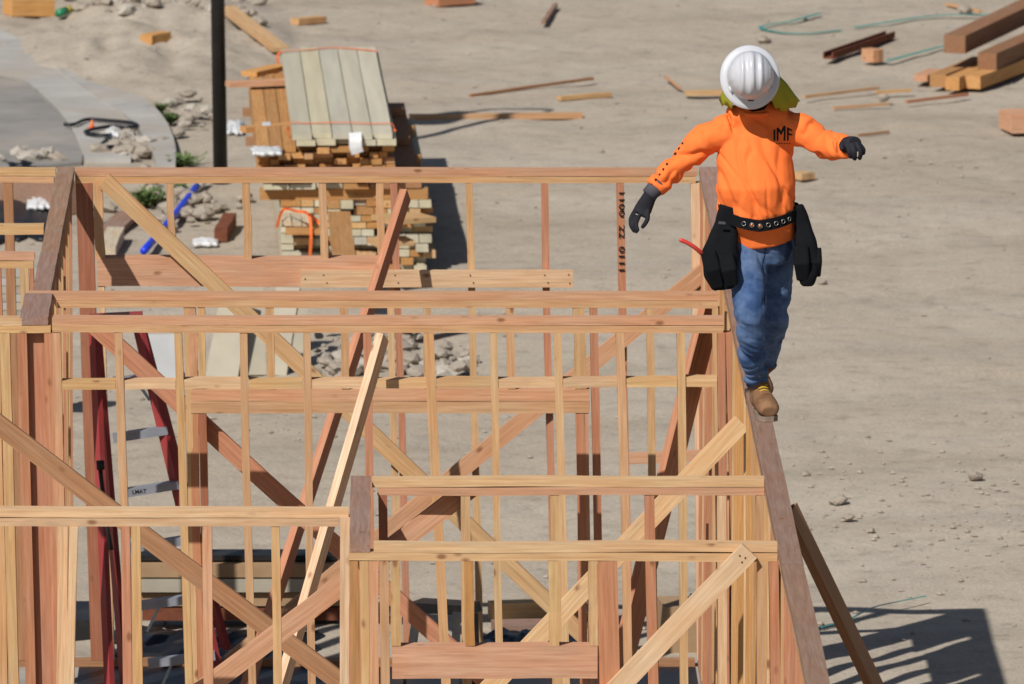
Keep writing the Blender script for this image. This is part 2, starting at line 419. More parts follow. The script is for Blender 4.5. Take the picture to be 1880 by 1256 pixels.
# third wall with the blocking row
B = wall(WP(583.5), 'stud wall with a row of short blocks between its studs')
plate(B, 97, 1328, 0, 'pink'); plate(B, 96, 1328, 1, 'tan')
plate(B, -160, 40, 0, 'pale'); plate(B, -160, 93, 1, 'yellow'); sole(B, -160, 1340)
bst = [(104, 109, 'pink', .041), (217, 226, 'tan', .040), (327, 335, 'yellow', .038), (447, 453, 'tan', .038), (562, 566, 'tan', .038), (673, 678, 'red', .040),
       (788, 800, 'tan', .046), (906, 911, 'yellow', .036), (1024, 1030, 'yellow', .038), (1139, 1145, 'tan', .042), (1250, 1253, 'yellow', .040), (1323, 1327, 'red', .038), (1344, 1349, 'red', .058)]
for x1, x2, c, wd in bst: stud(B, x1, 615, x2, 870, c, wd)
for i in range(len(bst) - 2):
    a, b = bst[i], bst[i + 1]
    xa = a[0] + (a[1] - a[0]) * .35 + a[3] * 186; xb = b[0] + (b[1] - b[0]) * .35 - b[3] * 186
    hboard(B, 'blocking', xa + .5, xb - .5, 699.0 + random.uniform(-1.5, 1.5) - i * .5, 715.5 - i * .5, 'pale' if i % 3 else 'yellow', .089, .004, 3)
stud(B, 9, 620, 16, 900, 'yellow', .050); stud(B, -8, 620, -2, 900, 'tan', .04); stud(B, 40, 620, 50, 1000, 'red', .050)
stud(B, 72, 620, 84, 1000, 'red', .140, dY=.05, t=.038, name='wide_post'); stud(B, 88, 620, 98, 1000, 'red', .04, dY=.0, t=.04)

# left depth-wise wall between the rear wall and the third wall
LW = empty('stud_frame', ((XL0 + XL1) / 2, 56, FLOOR), 'narrow stud wall with weathered brown top running back to the rear wall', 'wall frame', 'framed stud walls')
def dplate(w, X, wd, Y0, Y1, level, col):
    z = H - .019 - level * .0385
    return board('top_plate', (X, Y0, z), (X, Y1, z), wd, .0365, col, n=Vector((0, 0, 1)), parent=w, front=False, seg=14, warp=.003)
YA, YB, YK = A['Y'], B['Y'], K['Y']; YN = WP(463)
dplate(LW, XLc, .092, YA + .095, YN, 0, 'plum'); dplate(LW, XLc, .090, YN + .005, YK + .09, 0, 'weather'); dplate(LW, XLc, .089, YA + .095, YK - .004, 1, 'brown')
dplate(LW, XLc - .012, .139, YB, YA - .004, 0, 'plum')
for i in range(10):
    Y = YA + .25 + i * .41
    board('stud', (XLc, Y, H - .0765), (XLc, Y, FLOOR), .038, .089, ['red', 'tan', 'yellow'][i % 3], n=Vector((1, 0, 0)), parent=LW, front=False)
# right depth-wise wall that carries the worker
RW = empty('stud_frame', (1.7775, 50, FLOOR), 'long stud wall under the walking worker with a worn flat top', 'wall frame', 'framed stud walls')
dplate(RW, XRc, .096, 54.6, K['Y'] + .09, 0, 'plum'); dplate(RW, XRc, .094, 50.9, 54.595, 0, 'plum'); dplate(RW, XRc, .096, 46.3, 50.895, 0, 'weather'); dplate(RW, XRc, .096, 41.0, 46.295, 0, 'weather')
dplate(RW, XRc, .089, 41.0, K['Y'] + .08, 1, 'tan')
for (a, b, z0, z1) in ((57.75, K['Y'] + .1, 2.02, 2.78), (56.55, 57.62, 2.12, 2.78), (55.4, 56.48, 1.95, 2.78), (54.2, 55.3, 2.05, 2.78), (48.2, 49.4, .9, 2.78), (47.0, 48.15, .9, 2.78), (45.8, 46.95, .9, 2.78)):
    box('shadow_panel', (XR1 + .012, (a + b) / 2, (z0 + z1) / 2), (.012, b - a, z1 - z0), CARD, RW)  # unseen panels added to fill out the ground shadow and shade the prop
board('corner_post', (XRc, K['Y'] + .03, H - .0765), (XRc, K['Y'] + .03, FLOOR), .14, .089, 'red', n=Vector((1, 0, 0)), parent=RW, front=False)
for i in range(42):
    Y = 41.6 + i * .405 + random.uniform(-.03, .03)
    board('stud', (XRc, Y, H - .0765), (XRc + random.uniform(-.012, .012), Y, FLOOR), .038, .089, random.choice(['red', 'tan', 'yellow', 'pale', 'red', 'orange']), n=Vector((1, 0, 0)), parent=RW, front=False)
board('sole_plate', (XRc, 41, FLOOR + .018), (XRc, 58.44, FLOOR + .018), .088, .036, 'brown', n=Vector((0, 0, 1)), parent=RW, front=False)

# front walls
C1 = wall(WP(879.5), 'stud wall with clean pale double top plate behind the front opening wall')
plate(C1, 683, 1405, 0, 'pale'); plate(C1, 693, 1405, 1, 'pink'); sole(C1, 690, 1405)
for x1, x2, c, wd in ((703, 706, 'deep', .04), (854, 858, 'yellow', .042), (1019, 1022, 'yellow', .042), (1194, 1198, 'red', .044), (1396, 1398, 'tan', .038), (1325, 1327, 'pale', .040)):
    stud(C1, x1, 914, x2, 1180, c, wd)
C2 = wall(WP(998.7), 'front stud wall with a pale diagonal brace and a thick opening header')
plate(C2, 686, 1430, 0, 'pale'); plate(C2, 640, 1430, 1, 'yellow'); sole(C2, 640, 1430)
for x1, x2, c, wd in ((650, 652, 'amber', .036), (667, 669, 'yellow', .038), (685, 687, 'pink', .042), (705, 707, 'tan', .040), (1116, 1119, 'red', .090), (1398, 1399, 'tan', .036), (1420, 1422, 'red', .042)):
    stud(C2, x1, 1036, x2, 1240, c, wd)
for x1, c, wd in ((725, 'yellow', .040), (861, 'amber', .042), (1016, 'yellow', .042), (1088, 'yellow', .040)):
    stud(C2, x1, 1036, x1 + 2, 1180, c, wd, bot=1186)
hboard(C2, 'header', 720, 1097, 1187, 1246, 'pink', .10, -.003)
board('brace', P(1376, 1012, C2['Y'] - .04), P(1010, 1392, C2['Y'] - .04), .089, .036, 'bright', parent=C2)
nails(C2, [(1358, 1020), (1368, 1024), (1362, 1032)], -.041)
FLW = wall(WP(935.5), 'stud wall with pale plates ending at a bright corner stud')
plate(FLW, -160, 640, 0, 'pale'); plate(FLW, -160, 622, 1, 'pale'); sole(FLW, -160, 640)
for x1, x2, c, wd in ((249, 253, 'yellow', .040), (380, 383, 'pink', .042), (505, 508, 'yellow', .038), (230, 233, 'red', .040), (115, 112, 'pale', .045)):
    stud(FLW, x1, 970, x2, 1240, c, wd)
stud(FLW, 633, 952, 632, 1240, 'bright', .042, top=950, dY=-.006)
stud(FLW, 137, 970, 129, 1240, 'bright', .036, dY=-.03)
EW = empty('stud_frame', (-.065, 48, FLOOR), 'short stud wall with a grey stained top joining two front walls', 'wall frame', 'framed stud walls')
XE = G(661, 940, H).x
dplate(EW, XE, .089, C2['Y'], C1['Y'] + .09, 0, 'plum'); dplate(EW, XE, .088, C2['Y'] + .095, C1['Y'] + .09, 1, 'tan')
for Y in (C2['Y'] + .2, C2['Y'] + .6, C2['Y'] + 1.0, C2['Y'] + 1.4):
    board('stud', (XE, Y, H - .0765), (XE, Y, FLOOR), .038, .089, 'red', n=Vector((1, 0, 0)), parent=EW, front=False)
# rooms to the left
MW = wall(WP(416), 'low stub plate wall beside the narrow weathered wall')
hboard(MW, 'top_plate', -160, 80, 416, 431, 'yellow', .12); stud(MW, -40, 440, -38, 600, 'tan', top=432); sole(MW, -160, 80)
NW = wall(WP(466), 'stud wall butting into the narrow weathered wall')
plate(NW, -160, 64, 0, 'pink'); plate(NW, -160, 62, 1, 'yellow'); sole(NW, -160, 62)
stud(NW, 45, 500, 48, 590, 'yellow', .046); stud(NW, 58, 500, 61, 590, 'red', .02); stud(NW, -4, 500, -1, 590, 'red', .03)

# ------------------------------------------------------------------ loose diagonal braces
def brace(p0, p1, label, col, w=.089, t=.038, n=(0, 1, 0)):
    o = board('diagonal_brace', p0, p1, w, t, col, n=Vector(n), seg=14, warp=.004)
    return tag(o, label, 'brace')
brace(P(190, 331, K['Y'] - .043), P(1120, 1213, K['Y'] - .043), 'long pale plank crossing the rearmost wall from its top left down', 'yellow')
brace(P(1306, 488, K['Y'] - .05), P(420, 1216, K['Y'] - .05), 'pink plank rising along the rearmost wall towards the worker', 'pink')
brace(P(168, 594, A['Y'] + .092), P(950, 1305, A['Y'] + .092), 'reddish plank sloping down behind the wide doorway header', 'red')
brace(P(868, 893, C1['Y'] + .093), P(330, 1300, C1['Y'] + .093), 'pinkish plank rising behind the bright corner stud', 'pink')
brace(P(-160, 662, 50.5), P(900, 1462, 50.5), 'brown weathered plank sloping across in front of the stepladder', 'brown')
brace(P(1362, 776, 51.2), P(700, 1476, 50.4), 'pale plank sloping down from beside the worker boot', 'pale')
brace(P(697, 612, B['Y'] - .1), P(372, 1736, 51.5), 'bright leaning brace propping the wall with short blocks', 'bright', .040, .089, (.42, 1, 0))
brace(P(741, 347, K['Y'] - .15), P(386, 1445, 55.2), 'reddish leaning brace propping the rearmost wall', 'red', .040, .089, (.36, 1, 0))
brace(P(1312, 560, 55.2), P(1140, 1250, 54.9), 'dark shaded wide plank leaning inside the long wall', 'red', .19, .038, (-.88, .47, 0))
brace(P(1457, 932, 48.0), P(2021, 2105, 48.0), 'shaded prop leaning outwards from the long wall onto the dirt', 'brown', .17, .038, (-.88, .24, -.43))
board_ = board('loose_plank', P(1155, 845, 56.5), P(1300, 838, 56.5), .05, .089, 'pink', n=Vector((0, 1, 0)))
tag(board_, 'short level plank nailed low behind the dark shaded plank', 'plank')
print('FRAME DONE', len(bpy.data.objects))

# ------------------------------------------------------------------ street lamp
lb = G(405, 336); lt = lb + Vector((-.10, .05, 0))
lamp = empty('street_lamp', lb, 'tall black street lamp post standing behind the rearmost wall', 'street lamp')
tube('pole', [lb, lb + Vector((-.03, 0, 2.2)), lb + Vector((-.06, 0, 4.3))], [.052, .049, .046], BLACK_METAL, lamp, 14)
tube('base_collar', [lb + Vector((0, 0, -.02)), lb + Vector((0, 0, .03)), lb + Vector((0, 0, .05))], [.075, .07, .055], BLACK_METAL, lamp, 14)
ap = [lb + Vector((-.06, 0, 4.2)), lb + Vector((-.08, 0, 4.5)), lb + Vector((-.28, 0, 4.62)), lb + Vector((-.50, 0, 4.5)), lb + Vector((-.53, 0, 4.2))]
tube('arm', smooth_path(ap), .025, BLACK_METAL, lamp, 8)
hc = lb + Vector((-.53, 0, 0))
tube('lamp_head', [hc + Vector((0, 0, z)) for z in (4.22, 4.15, 4.0, 3.78, 3.66, 3.64)], [.03, .09, .15, .20, .21, .20], BLACK_METAL, lamp, 20)

# ------------------------------------------------------------------ stepladder
lad = empty('stepladder', P(300, 1368, 56.5), 'red fibreglass stepladder with grey metal treads behind the diagonal planks', 'ladder')
def lp(px, py, dy): return P(px, py, 56.5 + dy)
def rail(p0, p1, w=.06, t=.03, n=(0.25, 1, 0)):
    return board('side_rail', p0, p1, w, t, 'red', n=Vector(n), parent=lad, mat=LADDER_RED, front=False, warp=.0, seg=2)
rail(lp(172, 592, .55), lp(208, 1420, -.05), .055, .03, (1.0, .75, 0)); rail(lp(253, 596, .55), lp(350, 1000, .2), .06, .03, (.9, .8, 0))
rail(lp(350, 1000, .2), lp(438, 1420, -.05), .06, .03, (.9, .8, 0))
def rear(p0, p1): return board('rear_rail', p0, p1, .055, .03, 'red', n=Vector((.8, .6, 0)), parent=lad, mat=LADDER_RED, front=False, warp=.0, seg=2)
rear(lp(176, 596, .6), lp(232, 1290, 1.15)); rear(lp(258, 598, .62), lp(415, 1190, 1.1))
for (x0, y0, x1, y1, dy) in ((196, 706, 276, 690, .47), (208, 804, 308, 789, .38), (222, 906, 328, 889, .28), (240, 1006, 350, 990, .18), (255, 1112, 372, 1096, .10), (272, 1218, 395, 1203, .02)):
    a, b = lp(x0, y0, dy), lp(x1, y1, dy)
    st = board('tread', a, b, .042, .075, 'red', n=Vector((0, 1, 0)), parent=lad, mat=ALU, front=False, warp=0, seg=2)
    if 900 < y0 < 920:
        t = text_mesh('LMAT', .03); x, y, z = frame(a, b, Vector((0, 1, 0)))
        c = a + (b - a) * .32 - Vector((0, .0395, 0))
        link('tread_writing', t, INK, st, Matrix(((x.x, 0, 0, c.x), (0, 0, -1, c.y), (x.z, 1, 0, c.z), (0, 0, 0, 1))))
for (x0, y0, x1, y1, dy) in ((296, 1105, 270, 1160, .12), (318, 1212, 285, 1290, .05), (255, 706, 275, 735, .45)):
    board('tread_strut', lp(x0, y0, dy + .03), lp(x1, y1, dy + .02), .014, .02, 'red', n=Vector((0, 1, 0)), parent=lad, mat=ALU_LIGHT, front=False, warp=0, seg=1)
board('top_cap', lp(164, 588, .58), lp(262, 583, .58), .05, .14, 'red', n=Vector((0, 1, 0)), parent=lad, mat=LADDER_RED, front=False, warp=0, seg=2)
sp = [lp(183, 850, .1), lp(186, 880, .1), lp(196, 960, .05), lp(204, 1010, .02)]
tube('spreader_bar', sp, .012, BLACK_METAL, lad, 8); tube('spreader_cap', [lp(184, 846, .08), lp(185, 862, .08)], .022, BLACK_METAL, lad, 10)

# ------------------------------------------------------------------ the strapped lumber stack beyond the house
zt = .95
fl, fr, bl = G(536, 246, zt), G(720, 238, zt), G(514, 86, zt)
u = (bl - fl); u.z = 0; LEN = u.length; u.normalize()
v = Vector((u.y, -u.x, 0)); up = Vector((0, 0, 1))
O = Vector((fl.x, fl.y, 0))                       # front left corner of the cream boards, on the ground
WID = (fr - fl).dot(v)
def S(a, b, z): return O + v * a + u * b + up * z
def lumber(a, z, b0, b1, w, t, col, label, group, name='lumber_board'):
    o = board(name, S(a, b0, z), S(a, b1, z), w, t, col, n=up, front=False, mat=PRIMED if col in ('cream', 'greeny') else WOOD, warp=.0015, seg=3)
    return tag(o, label, 'board', group)
bw = WID / 5
for i in range(5):
    lumber(bw * (i + .5), zt - .02, random.uniform(-.06, .06), LEN + (0 if i else -.12), bw - .006, .036, ['greeny', 'cream', 'greeny', 'cream', 'cream'][i], 'pale cream board in the top layer of the strapped stack', 'cream boards on the lumber stack')
for i in range(5):
    lumber(bw * (i + .5) + .025, zt - .059, random.uniform(-.10, .05), LEN, bw - .008, .036, 'cream', 'pale cream board in the second layer of the strapped stack', 'cream boards under the top layer')
x0 = (G(472, 300, .75) - O).dot(v)
for c in range(5):
    a = x0; z = zt - .10 - c * .042
    while a < WID + .0:
        w = random.choice([.089, .089, .140, .064])
        if a + w > WID + .05: break
        lumber(a + w / 2, z - .01, random.choice([0, .02, .05, .12, -.06, -.02]) + (0.05 if c == 2 else 0), LEN * random.uniform(.75, .95), w - .005, .037, random.choice(['orange', 'amber', 'orange', 'amber', 'tan']),
               'orange brown lumber in the middle courses under the cream boards', 'orange lumber in the stack')
        a += w
for b in (.25, 1.9, 3.4):
    tag(board('spacer_beam', S(x0 - .05, b, .635), S(WID + .17, b, .635), .07, .058, 'brown', n=up, front=False), 'dark spacer beam between the upper and lower lumber courses', 'beam', 'spacers in the lumber stack')
for i in range(6):
    w = (WID + .2 - (x0 + .04)) / 6
    lumber(x0 + .04 + w * (i + .5), .585, random.uniform(-.03, .05), LEN * .9, w - .008, .034, random.choice(['cream', 'brown', 'amber']), 'board in the single course below the spacer beams', 'course below the spacers')
for b in (.1, 1.7, 3.2):
    tag(board('spacer_beam', S(x0 + .02, b, .525), S(WID + .24, b, .525), .08, .075, 'amber', n=up, front=False), 'lower spacer beam lying on the cream board ends', 'beam', 'lower spacers in the lumber stack')
for c in range(10):
    a = x0 + .16; z = .465 - c * .047
    while a < WID + .22:
        w = random.choice([.089, .089, .14])
        lumber(a + w / 2, z, random.choice([0, .03, -.04, -.08, .09]) - (.12 if c > 4 else 0), LEN * .9, w - .005, .040, random.choice(['cream', 'yellow', 'greeny', 'amber', 'orange' if c > 6 else 'cream']),
               'cream ended board in the lowest bundle of the lumber stack', 'lowest bundle of the lumber stack')
        a += w
for (p0, p1, w, t, c, l) in (
        (G(418, 155, .90), G(530, 150, .90), .115, .035, 'pink', 'pink plank end poking out left from under the cream boards'),
        (G(446, 238, .84), G(610, 226, .84), .09, .04, 'orange', 'stamped plank laid across the stack near its front'),
        (G(457, 136, .88), G(520, 122, .88), .13, .035, 'orange', 'short plank across the back of the stack'),
        (G(632, 478, .40), G(622, 392, .50), .15, .03, 'amber', 'wide brown plank leaning on the lowest bundle'),
        (G(700, 404, .50), G(782, 398, .50), .30, .035, 'yellow', 'short wide plank jutting right from the lowest bundle'),
        (G(683, 445, .34), G(752, 442, .34), .24, .035, 'yellow', 'second wide plank jutting right below the first'),
        (G(524, 424, .36), G(600, 424, .36), .12, .04, 'amber', 'brown board end under the strapped little bundle')):
    tag(board('plank', p0, p1, w, t, c, n=up, front=False), l, 'plank')
for i in range(9):
    a, r_ = i % 3, i // 3
    q = G(526 + a * 19, 412 - r_ * 9, .40)
    tag(board('batten', q, q + u * .8, .062, .026, 'cream', n=up, front=False), 'pale batten end in the small strapped bundle', 'batten', 'battens in the small bundle')
def strap(name, pts, wd, mat, label, n=up, cat='strap', sm=5):
    ps = smooth_path(pts, sm); vs, fs = [], []
    for i, p in enumerate(ps):
        t = (ps[min(i + 1, len(ps) - 1)] - ps[max(i - 1, 0)]).normalized(); s = t.cross(n)
        s = s.normalized() if s.length > 1e-4 else Vector((1, 0, 0)); m = t.cross(s).normalized() * .0015
        vs += [p + s * wd / 2 + m, p - s * wd / 2 + m, p - s * wd / 2 - m, p + s * wd / 2 - m]
    for i in range(len(ps) - 1):
        for k in range(4): fs.append((i * 4 + k, i * 4 + (k + 1) % 4, i * 4 + 4 + (k + 1) % 4, i * 4 + 4 + k))
    fs.append((3, 2, 1, 0)); q = (len(ps) - 1) * 4; fs.append((q, q + 1, q + 2, q + 3))
    return tag(obj(name, (vs, fs), mat), label, cat)
def zs(l): return [S(a, b, z) for a, b, z in l]
strap('strap', zs([(-.012, .50, .85), (-.008, .50, .955), (.12, .49, .957), (.35, .48, .963), (.55, .46, .957), (WID + .01, .44, .954), (WID + .015, .44, .85)]), .022, ORANGE_STRAP, 'orange strap over the near end of the cream boards')
strap('strap', zs([(-.012, LEN - .35, .85), (-.008, LEN - .35, .955), (.2, LEN - .22, .957), (.4, LEN - .1, .957), (WID + .01, LEN - .28, .954)]), .022, ORANGE_STRAP, 'orange strap over the far end of the cream boards')
strap('strap', [G(508, 418, .42), G(520, 385, .47), G(545, 388, .50), G(566, 394, .48), G(571, 430, .35), G(568, 480, .16)], .02, ORANGE_STRAP, 'orange strap hanging from the small batten bundle', Vector((0, 1, 0)))
strap('strap', [G(566, 392, .49), G(585, 408, .42), G(600, 424, .38)], .02, ORANGE_STRAP, 'loose orange strap tail beside the batten bundle', Vector((0, 1, 0)))
def crumple(name, c, sx, sy, hgt, mat, label, cat, seed=0, nx=16, kind=None):
    if mat is WHITE: hgt *= .55
    vs, fs = [], []
    for j in range(nx):
        for i in range(nx):
            a, b = i / (nx - 1) - .5, j / (nx - 1) - .5; r = max(abs(a), abs(b)) * 2
            e = .75 + .25 * noise.noise((a * 4 + seed, b * 4, 2))
            q = noise.noise((a * 5 + seed, b * 5, seed)) * .5 + .5 + .4 * noise.noise((a * 13, b * 13 + seed, 3))
            vs.append(Vector(c) + Vector((a * sx * e, b * sy * e, .012 + hgt * max(0.02, q) * (1 - r ** 3))))
    n0 = len(vs); vs += [Vector((p.x, p.y, c[2] - .01)) for p in vs[:n0]]
    for j in range(nx - 1):
        for i in range(nx - 1):
            k = j * nx + i; fs.append((k, k + 1, k + nx + 1, k + nx)); fs.append((n0 + k + nx, n0 + k + nx + 1, n0 + k + 1, n0 + k))
    for i in range(nx - 1):
        for (p, q) in ((i, i + 1), ((nx - 1) * nx + i + 1, (nx - 1) * nx + i), ((i + 1) * nx, i * nx), (i * nx + nx - 1, (i + 1) * nx + nx - 1)):
            fs.append((q, p, p + n0, q + n0))
    return tag(obj(name, (vs, fs), mat, smooth=True), label, cat, kind=kind)
# paper tag hanging from the front of the cream boards
tg0 = S(.43, -.10, .93)
strap('paper_tag', [tg0 + up * .03 + u * .08, tg0 + u * .0, tg0 - up * .05 - u * .01, tg0 - up * .10 + v * .015]      , .085, PAPER, 'white printed tag hanging from the end of the cream boards', Vector((0, 1, 0)), 'tag')
crumple('plastic_wrap', S(-.17, -.05, .84), .26, .45, .035, WHITE, 'white plastic wrap on the left corner of the stack', 'plastic', 3)
tag(box('paper_label', S(-.155, 1.15, .862), (.06, .16, .004), WHITE), 'small white label on the orange lumber', 'label')
crumple('plastic_wrap', G(432, 236, 0), .16, .7, .10, WHITE, 'clear crumpled plastic lying left of the stack', 'plastic', 8)

# ------------------------------------------------------------------ loose timber, stones and litter on the dirt
def ground_board(name, x0, y0, x1, y1, w, t, col, label, cat='board', group=None, lift=0.0, mat=None):
    a, b = G(x0, y0), G(x1, y1)
    for q in (a, b): q.z = max(ground_h(q.x, q.y), 0) + t / 2 + lift
    return tag(board(name, a, b, w, t, col, n=up, front=False, mat=mat), label, cat, group)
GB = ground_board
GB('plank', 752, 223, 1068, 217, .085, .04, 'tan', 'long plank lying right of the lumber stack under the lamp shadow', 'plank')
GB('plank', 1026, 184, 1119, 177, .07, .03, 'yellow', 'short pale plank alone on open dirt', 'plank')
GB('plank', 1258, 175, 1345, 174, .09, .035, 'yellow', 'pale plank partly hidden by the worker shoulder', 'plank')
GB('plank', 416, 66, 515, 108, .14, .035, 'yellow', 'weathered plank sloping behind the lamp post', 'plank', lift=.03)
GB('stick', 862, 178, 1088, 146, .03, .02, 'brown', 'long thin stick near the lamp shadow', 'stick')
GB('stick', 1476, 180, 1612, 164, .03, .02, 'tan', 'thin lath beside the worker shoulder', 'stick')
GB('stick', 1530, 201, 1632, 193, .03, .02, 'tan', 'thin lath lying below the round stone', 'stick')
GB('stick', 1664, 189, 1776, 176, .03, .02, 'red', 'reddish lath below the timber pile', 'stick')
GB('stick', 1575, 250, 1632, 244, .02, .015, 'brown', 'dark twig beyond the worker glove', 'stick')
GB('stick', 1222, 143, 1250, 165, .02, .015, 'pink', 'small pink splinter left of the hard hat', 'stick')
GB('stick', 998, 45, 1020, 12, .035, .03, 'weather', 'dark bent stick standing out on far dirt', 'stick')
GB('stick', 1738, 10, 1800, 24, .03, .02, 'tan', 'lath at the far right dirt', 'stick')
GB('stick', 1608, 172, 1672, 168, .03, .02, 'yellow', 'short yellow lath near white scraps', 'stick')
GB('timber_block', 792, 10, 860, 4, .20, .12, 'red', 'reddish timber block at the far edge', 'block')
GB('timber_block', 541, 47, 592, 41, .10, .05, 'tan', 'short board with a green painted end', 'block')
GB('timber_block', 268, 105, 303, 99, .12, .07, 'orange', 'orange offcut lying on the swept dirt', 'block')
GB('timber_beam', 14, 33, 92, 29, .22, .13, 'orange', 'orange beam end beside the spoil heap', 'beam')
GB('timber_block', 1593, 114, 1611, 112, .14, .10, 'pink', 'small pink offcut below the rusty steel', 'block')
GB('timber_block', 1846, 240, 1960, 236, .33, .14, 'pink', 'big square timber offcut at the dirt edge', 'block')
GB('timber_block', 1462, 330, 1487, 327, .12, .05, 'yellow', 'pale offcut beside the worker hip', 'block')
for (x0, y0, x1, y1, w, t, lift, c, l) in (
        (1752, 150, 2020, 20, .17, .14, .22, (.27, .155, .095), 'upper brown beam of the timber pile'), (1812, 152, 2060, 40, .15, .15, .08, (.27, .15, .085), 'right hand brown beam of the timber pile'),
        (1722, 160, 1800, 128, .13, .10, 0, 'amber', 'front beam end of the timber pile with an orange face'), (1748, 166, 1840, 126, .11, .10, 0, 'orange', 'second low beam end of the timber pile'),
        (1785, 163, 1880, 128, .13, .10, 0, 'orange', 'third low beam end of the timber pile'), (1690, 150, 1716, 138, .11, .05, 0, 'pink', 'small offcut left of the timber pile')):
    GB('timber_beam', x0, y0, x1, y1, w, t, c, l, 'beam', 'beams of the timber pile', lift)
ib = empty('steel_channel', G(1518, 110), 'rusty steel channel lying on the far dirt', 'channel')
a, b = G(1520, 110), G(1634, 71); nn = (b - a).cross(up).normalized()
for (o, w, t, z) in ((0, .085, .012, .012), (.038, .010, .05, .036), (-.038, .010, .05, .036)):
    board('flange' if o else 'web', a + nn * o + up * z, b + nn * o + up * z, w, t, 'red', n=up, parent=ib, mat=RUST, front=False, warp=0, seg=1)
def gpts(l, z=.012):
    r = []
    for x, y in l:
        p = G(x, y); p.z = max(ground_h(p.x, p.y), 0) + z; r.append(p)
    return r
strap('plastic_strap', gpts([(1505, 27), (1450, 42), (1396, 52), (1430, 62), (1480, 65), (1545, 58)]), .035, TEAL, 'teal strap folded in a sharp bend on far dirt')
strap('plastic_strap', gpts([(1568, 53), (1640, 42), (1700, 33), (1770, 29), (1846, 30)]), .04, TEAL, 'teal strap stretched towards the timber pile')
strap('plastic_strap', gpts([(1628, 115), (1690, 98), (1735, 87), (1775, 83)]), .035, TEAL, 'teal strap below the rusty steel')
strap('plastic_strap', gpts([(1508, 1156), (1560, 1140), (1600, 1120), (1650, 1108), (1700, 1098)]), .012, TEAL, 'thin teal strap near the frame shadow')

ROCKS = []
for k in range(7):
    bm = bmesh.new(); bmesh.ops.create_icosphere(bm, subdivisions=2, radius=1.0)
    for q in bm.verts:
        d = 1 + .42 * noise.noise(q.co * 1.5 + Vector((k * 9, 0, 0))) + .22 * noise.noise(q.co * 3.2 + Vector((0, k * 5, 0)))
        q.co = q.co * d; q.co.z *= .72
    me = bpy.data.meshes.new('rock'); bm.to_mesh(me); bm.free()
    me.materials.append(STONE if k != 3 else PALE_STONE)
    ROCKS.append(me)
def rock(p, r, label, group, k=None):
    o = bpy.data.objects.new('rock', ROCKS[k if k is not None else random.randrange(7)]); C.objects.link(o)
    o.location = p; o.rotation_euler = (random.uniform(-.3, .3), random.uniform(-.3, .3), random.uniform(0, 6.3))
    o.scale = (r * random.uniform(.85, 1.3), r * random.uniform(.85, 1.2), r * random.uniform(.7, 1))
    return tag(o, label, 'rock', group)
for i in range(120):                                  # cobble heap beyond the doorway wall
    px, py = random.uniform(575, 862), random.uniform(618, 694)
    if px > 770 and py < 655 - (px - 770) * .0: py = random.uniform(655, 694)
    p = G(px, py); r = random.choice([.02, .03, .04, .05, .06]) * random.uniform(.8, 1.2)
    if px > 700 and random.random() < .25: r = random.uniform(.06, .085)
    p.z = r * .5 + random.choice([0, .0, .04]); rock(p, r, 'grey cobble in the heap seen through the doorway wall', 'cobbles in the heap')
for (px, py, r, k, l) in ((1510, 522, .032, 0, 'white stone beside the worker pouch'), (1622, 184, .05, 2, 'round grey stone near the white scraps'), (1402, 78, .06, 4, 'dark clod above the hard hat'),
                       (1597, 978, .035, 1, 'dark brown clod right of the long wall'), (1540, 924, .05, 0, 'flat pale stone right of the long wall'), (1478, 872, .03, 5, 'grey stone near the shaded prop'), (1556, 955, .04, 4, 'low clod above the dark brown clod'),
                       (1790, 878, .04, 2, 'grey stone out on the open dirt'), (1770, 22, .06, 0, 'white stone behind the teal strap')):
    p = G(px, py); p.z = r * .4; rock(p, r, l, None, k)
for (cx, cy, sx, sy, n, r0, l) in ((240, 275, 45, 26, 46, .06, 'broken concrete lump in the rubble beside the kerb'), (340, 215, 45, 28, 22, .05, 'stone on the verge between kerb and lamp post'),
                                  (260, 40, 120, 36, 46, .06, 'clod on the spoil heap by the road'), (450, 40, 45, 40, 16, .05, 'clod on the far side of the lamp post'), (330, 400, 90, 60, 34, .05, 'stone lying around the blue pipe'), (60, 300, 60, 10, 10, .06, 'stone at the road end')):
    for i in range(n):
        p = G(random.gauss(cx, sx * .55), random.gauss(cy, sy * .55)); r = r0 * random.uniform(.45, 1.4)
        p.z = max(ground_h(p.x, p.y), 0.02) + r * .3; rock(p, r, l, 'loose lumps: ' + ' '.join(l.split(' ')[-3:]))
gvs, gfs = [], []                                      # loose gravel over the whole yard
base = [(0, 0, 1), (1, 0, .1), (.2, 1, 0), (-.9, .3, .1), (-.3, -.9, 0), (0, 0, -.6)]
bf = [(0, 1, 2), (0, 2, 3), (0, 3, 4), (0, 4, 1), (5, 2, 1), (5, 3, 2), (5, 4, 3), (5, 1, 4)]
def pebble(x, y, r):
    o = len(gvs); a = random.uniform(0, 6.3); z = ground_h(x, y) + r * .25; c, s = math.cos(a), math.sin(a)
    for (q, w, e) in base: gvs.append((x + r * 1.2 * (c * q - s * w) * random.uniform(.7, 1.2), y + r * (s * q + c * w), z + r * .7 * e))
    gfs.extend([tuple(i + o for i in f) for f in bf])
for i in range(9000):
    y = 59.5 + 34 * random.random() ** 1.15; x = random.uniform(-6, 6.5) * y / 75
    d = noise.noise((x * .6, y * .35, 5))
    if d < .12 and random.random() < .85: continue
    pebble(x, y, .004 + .022 * random.random() ** 5)
for i in range(800):
    p = G(random.uniform(1430, 1880), random.gauss(930, 90)); pebble(p.x, p.y, .003 + .02 * random.random() ** 5)
tag(obj('gravel', ([Vector(q) for q in gvs], gfs), GRAVEL, origin=(0, 0, 0)), 'loose gravel scattered over the dirt', 'gravel', kind='stuff')

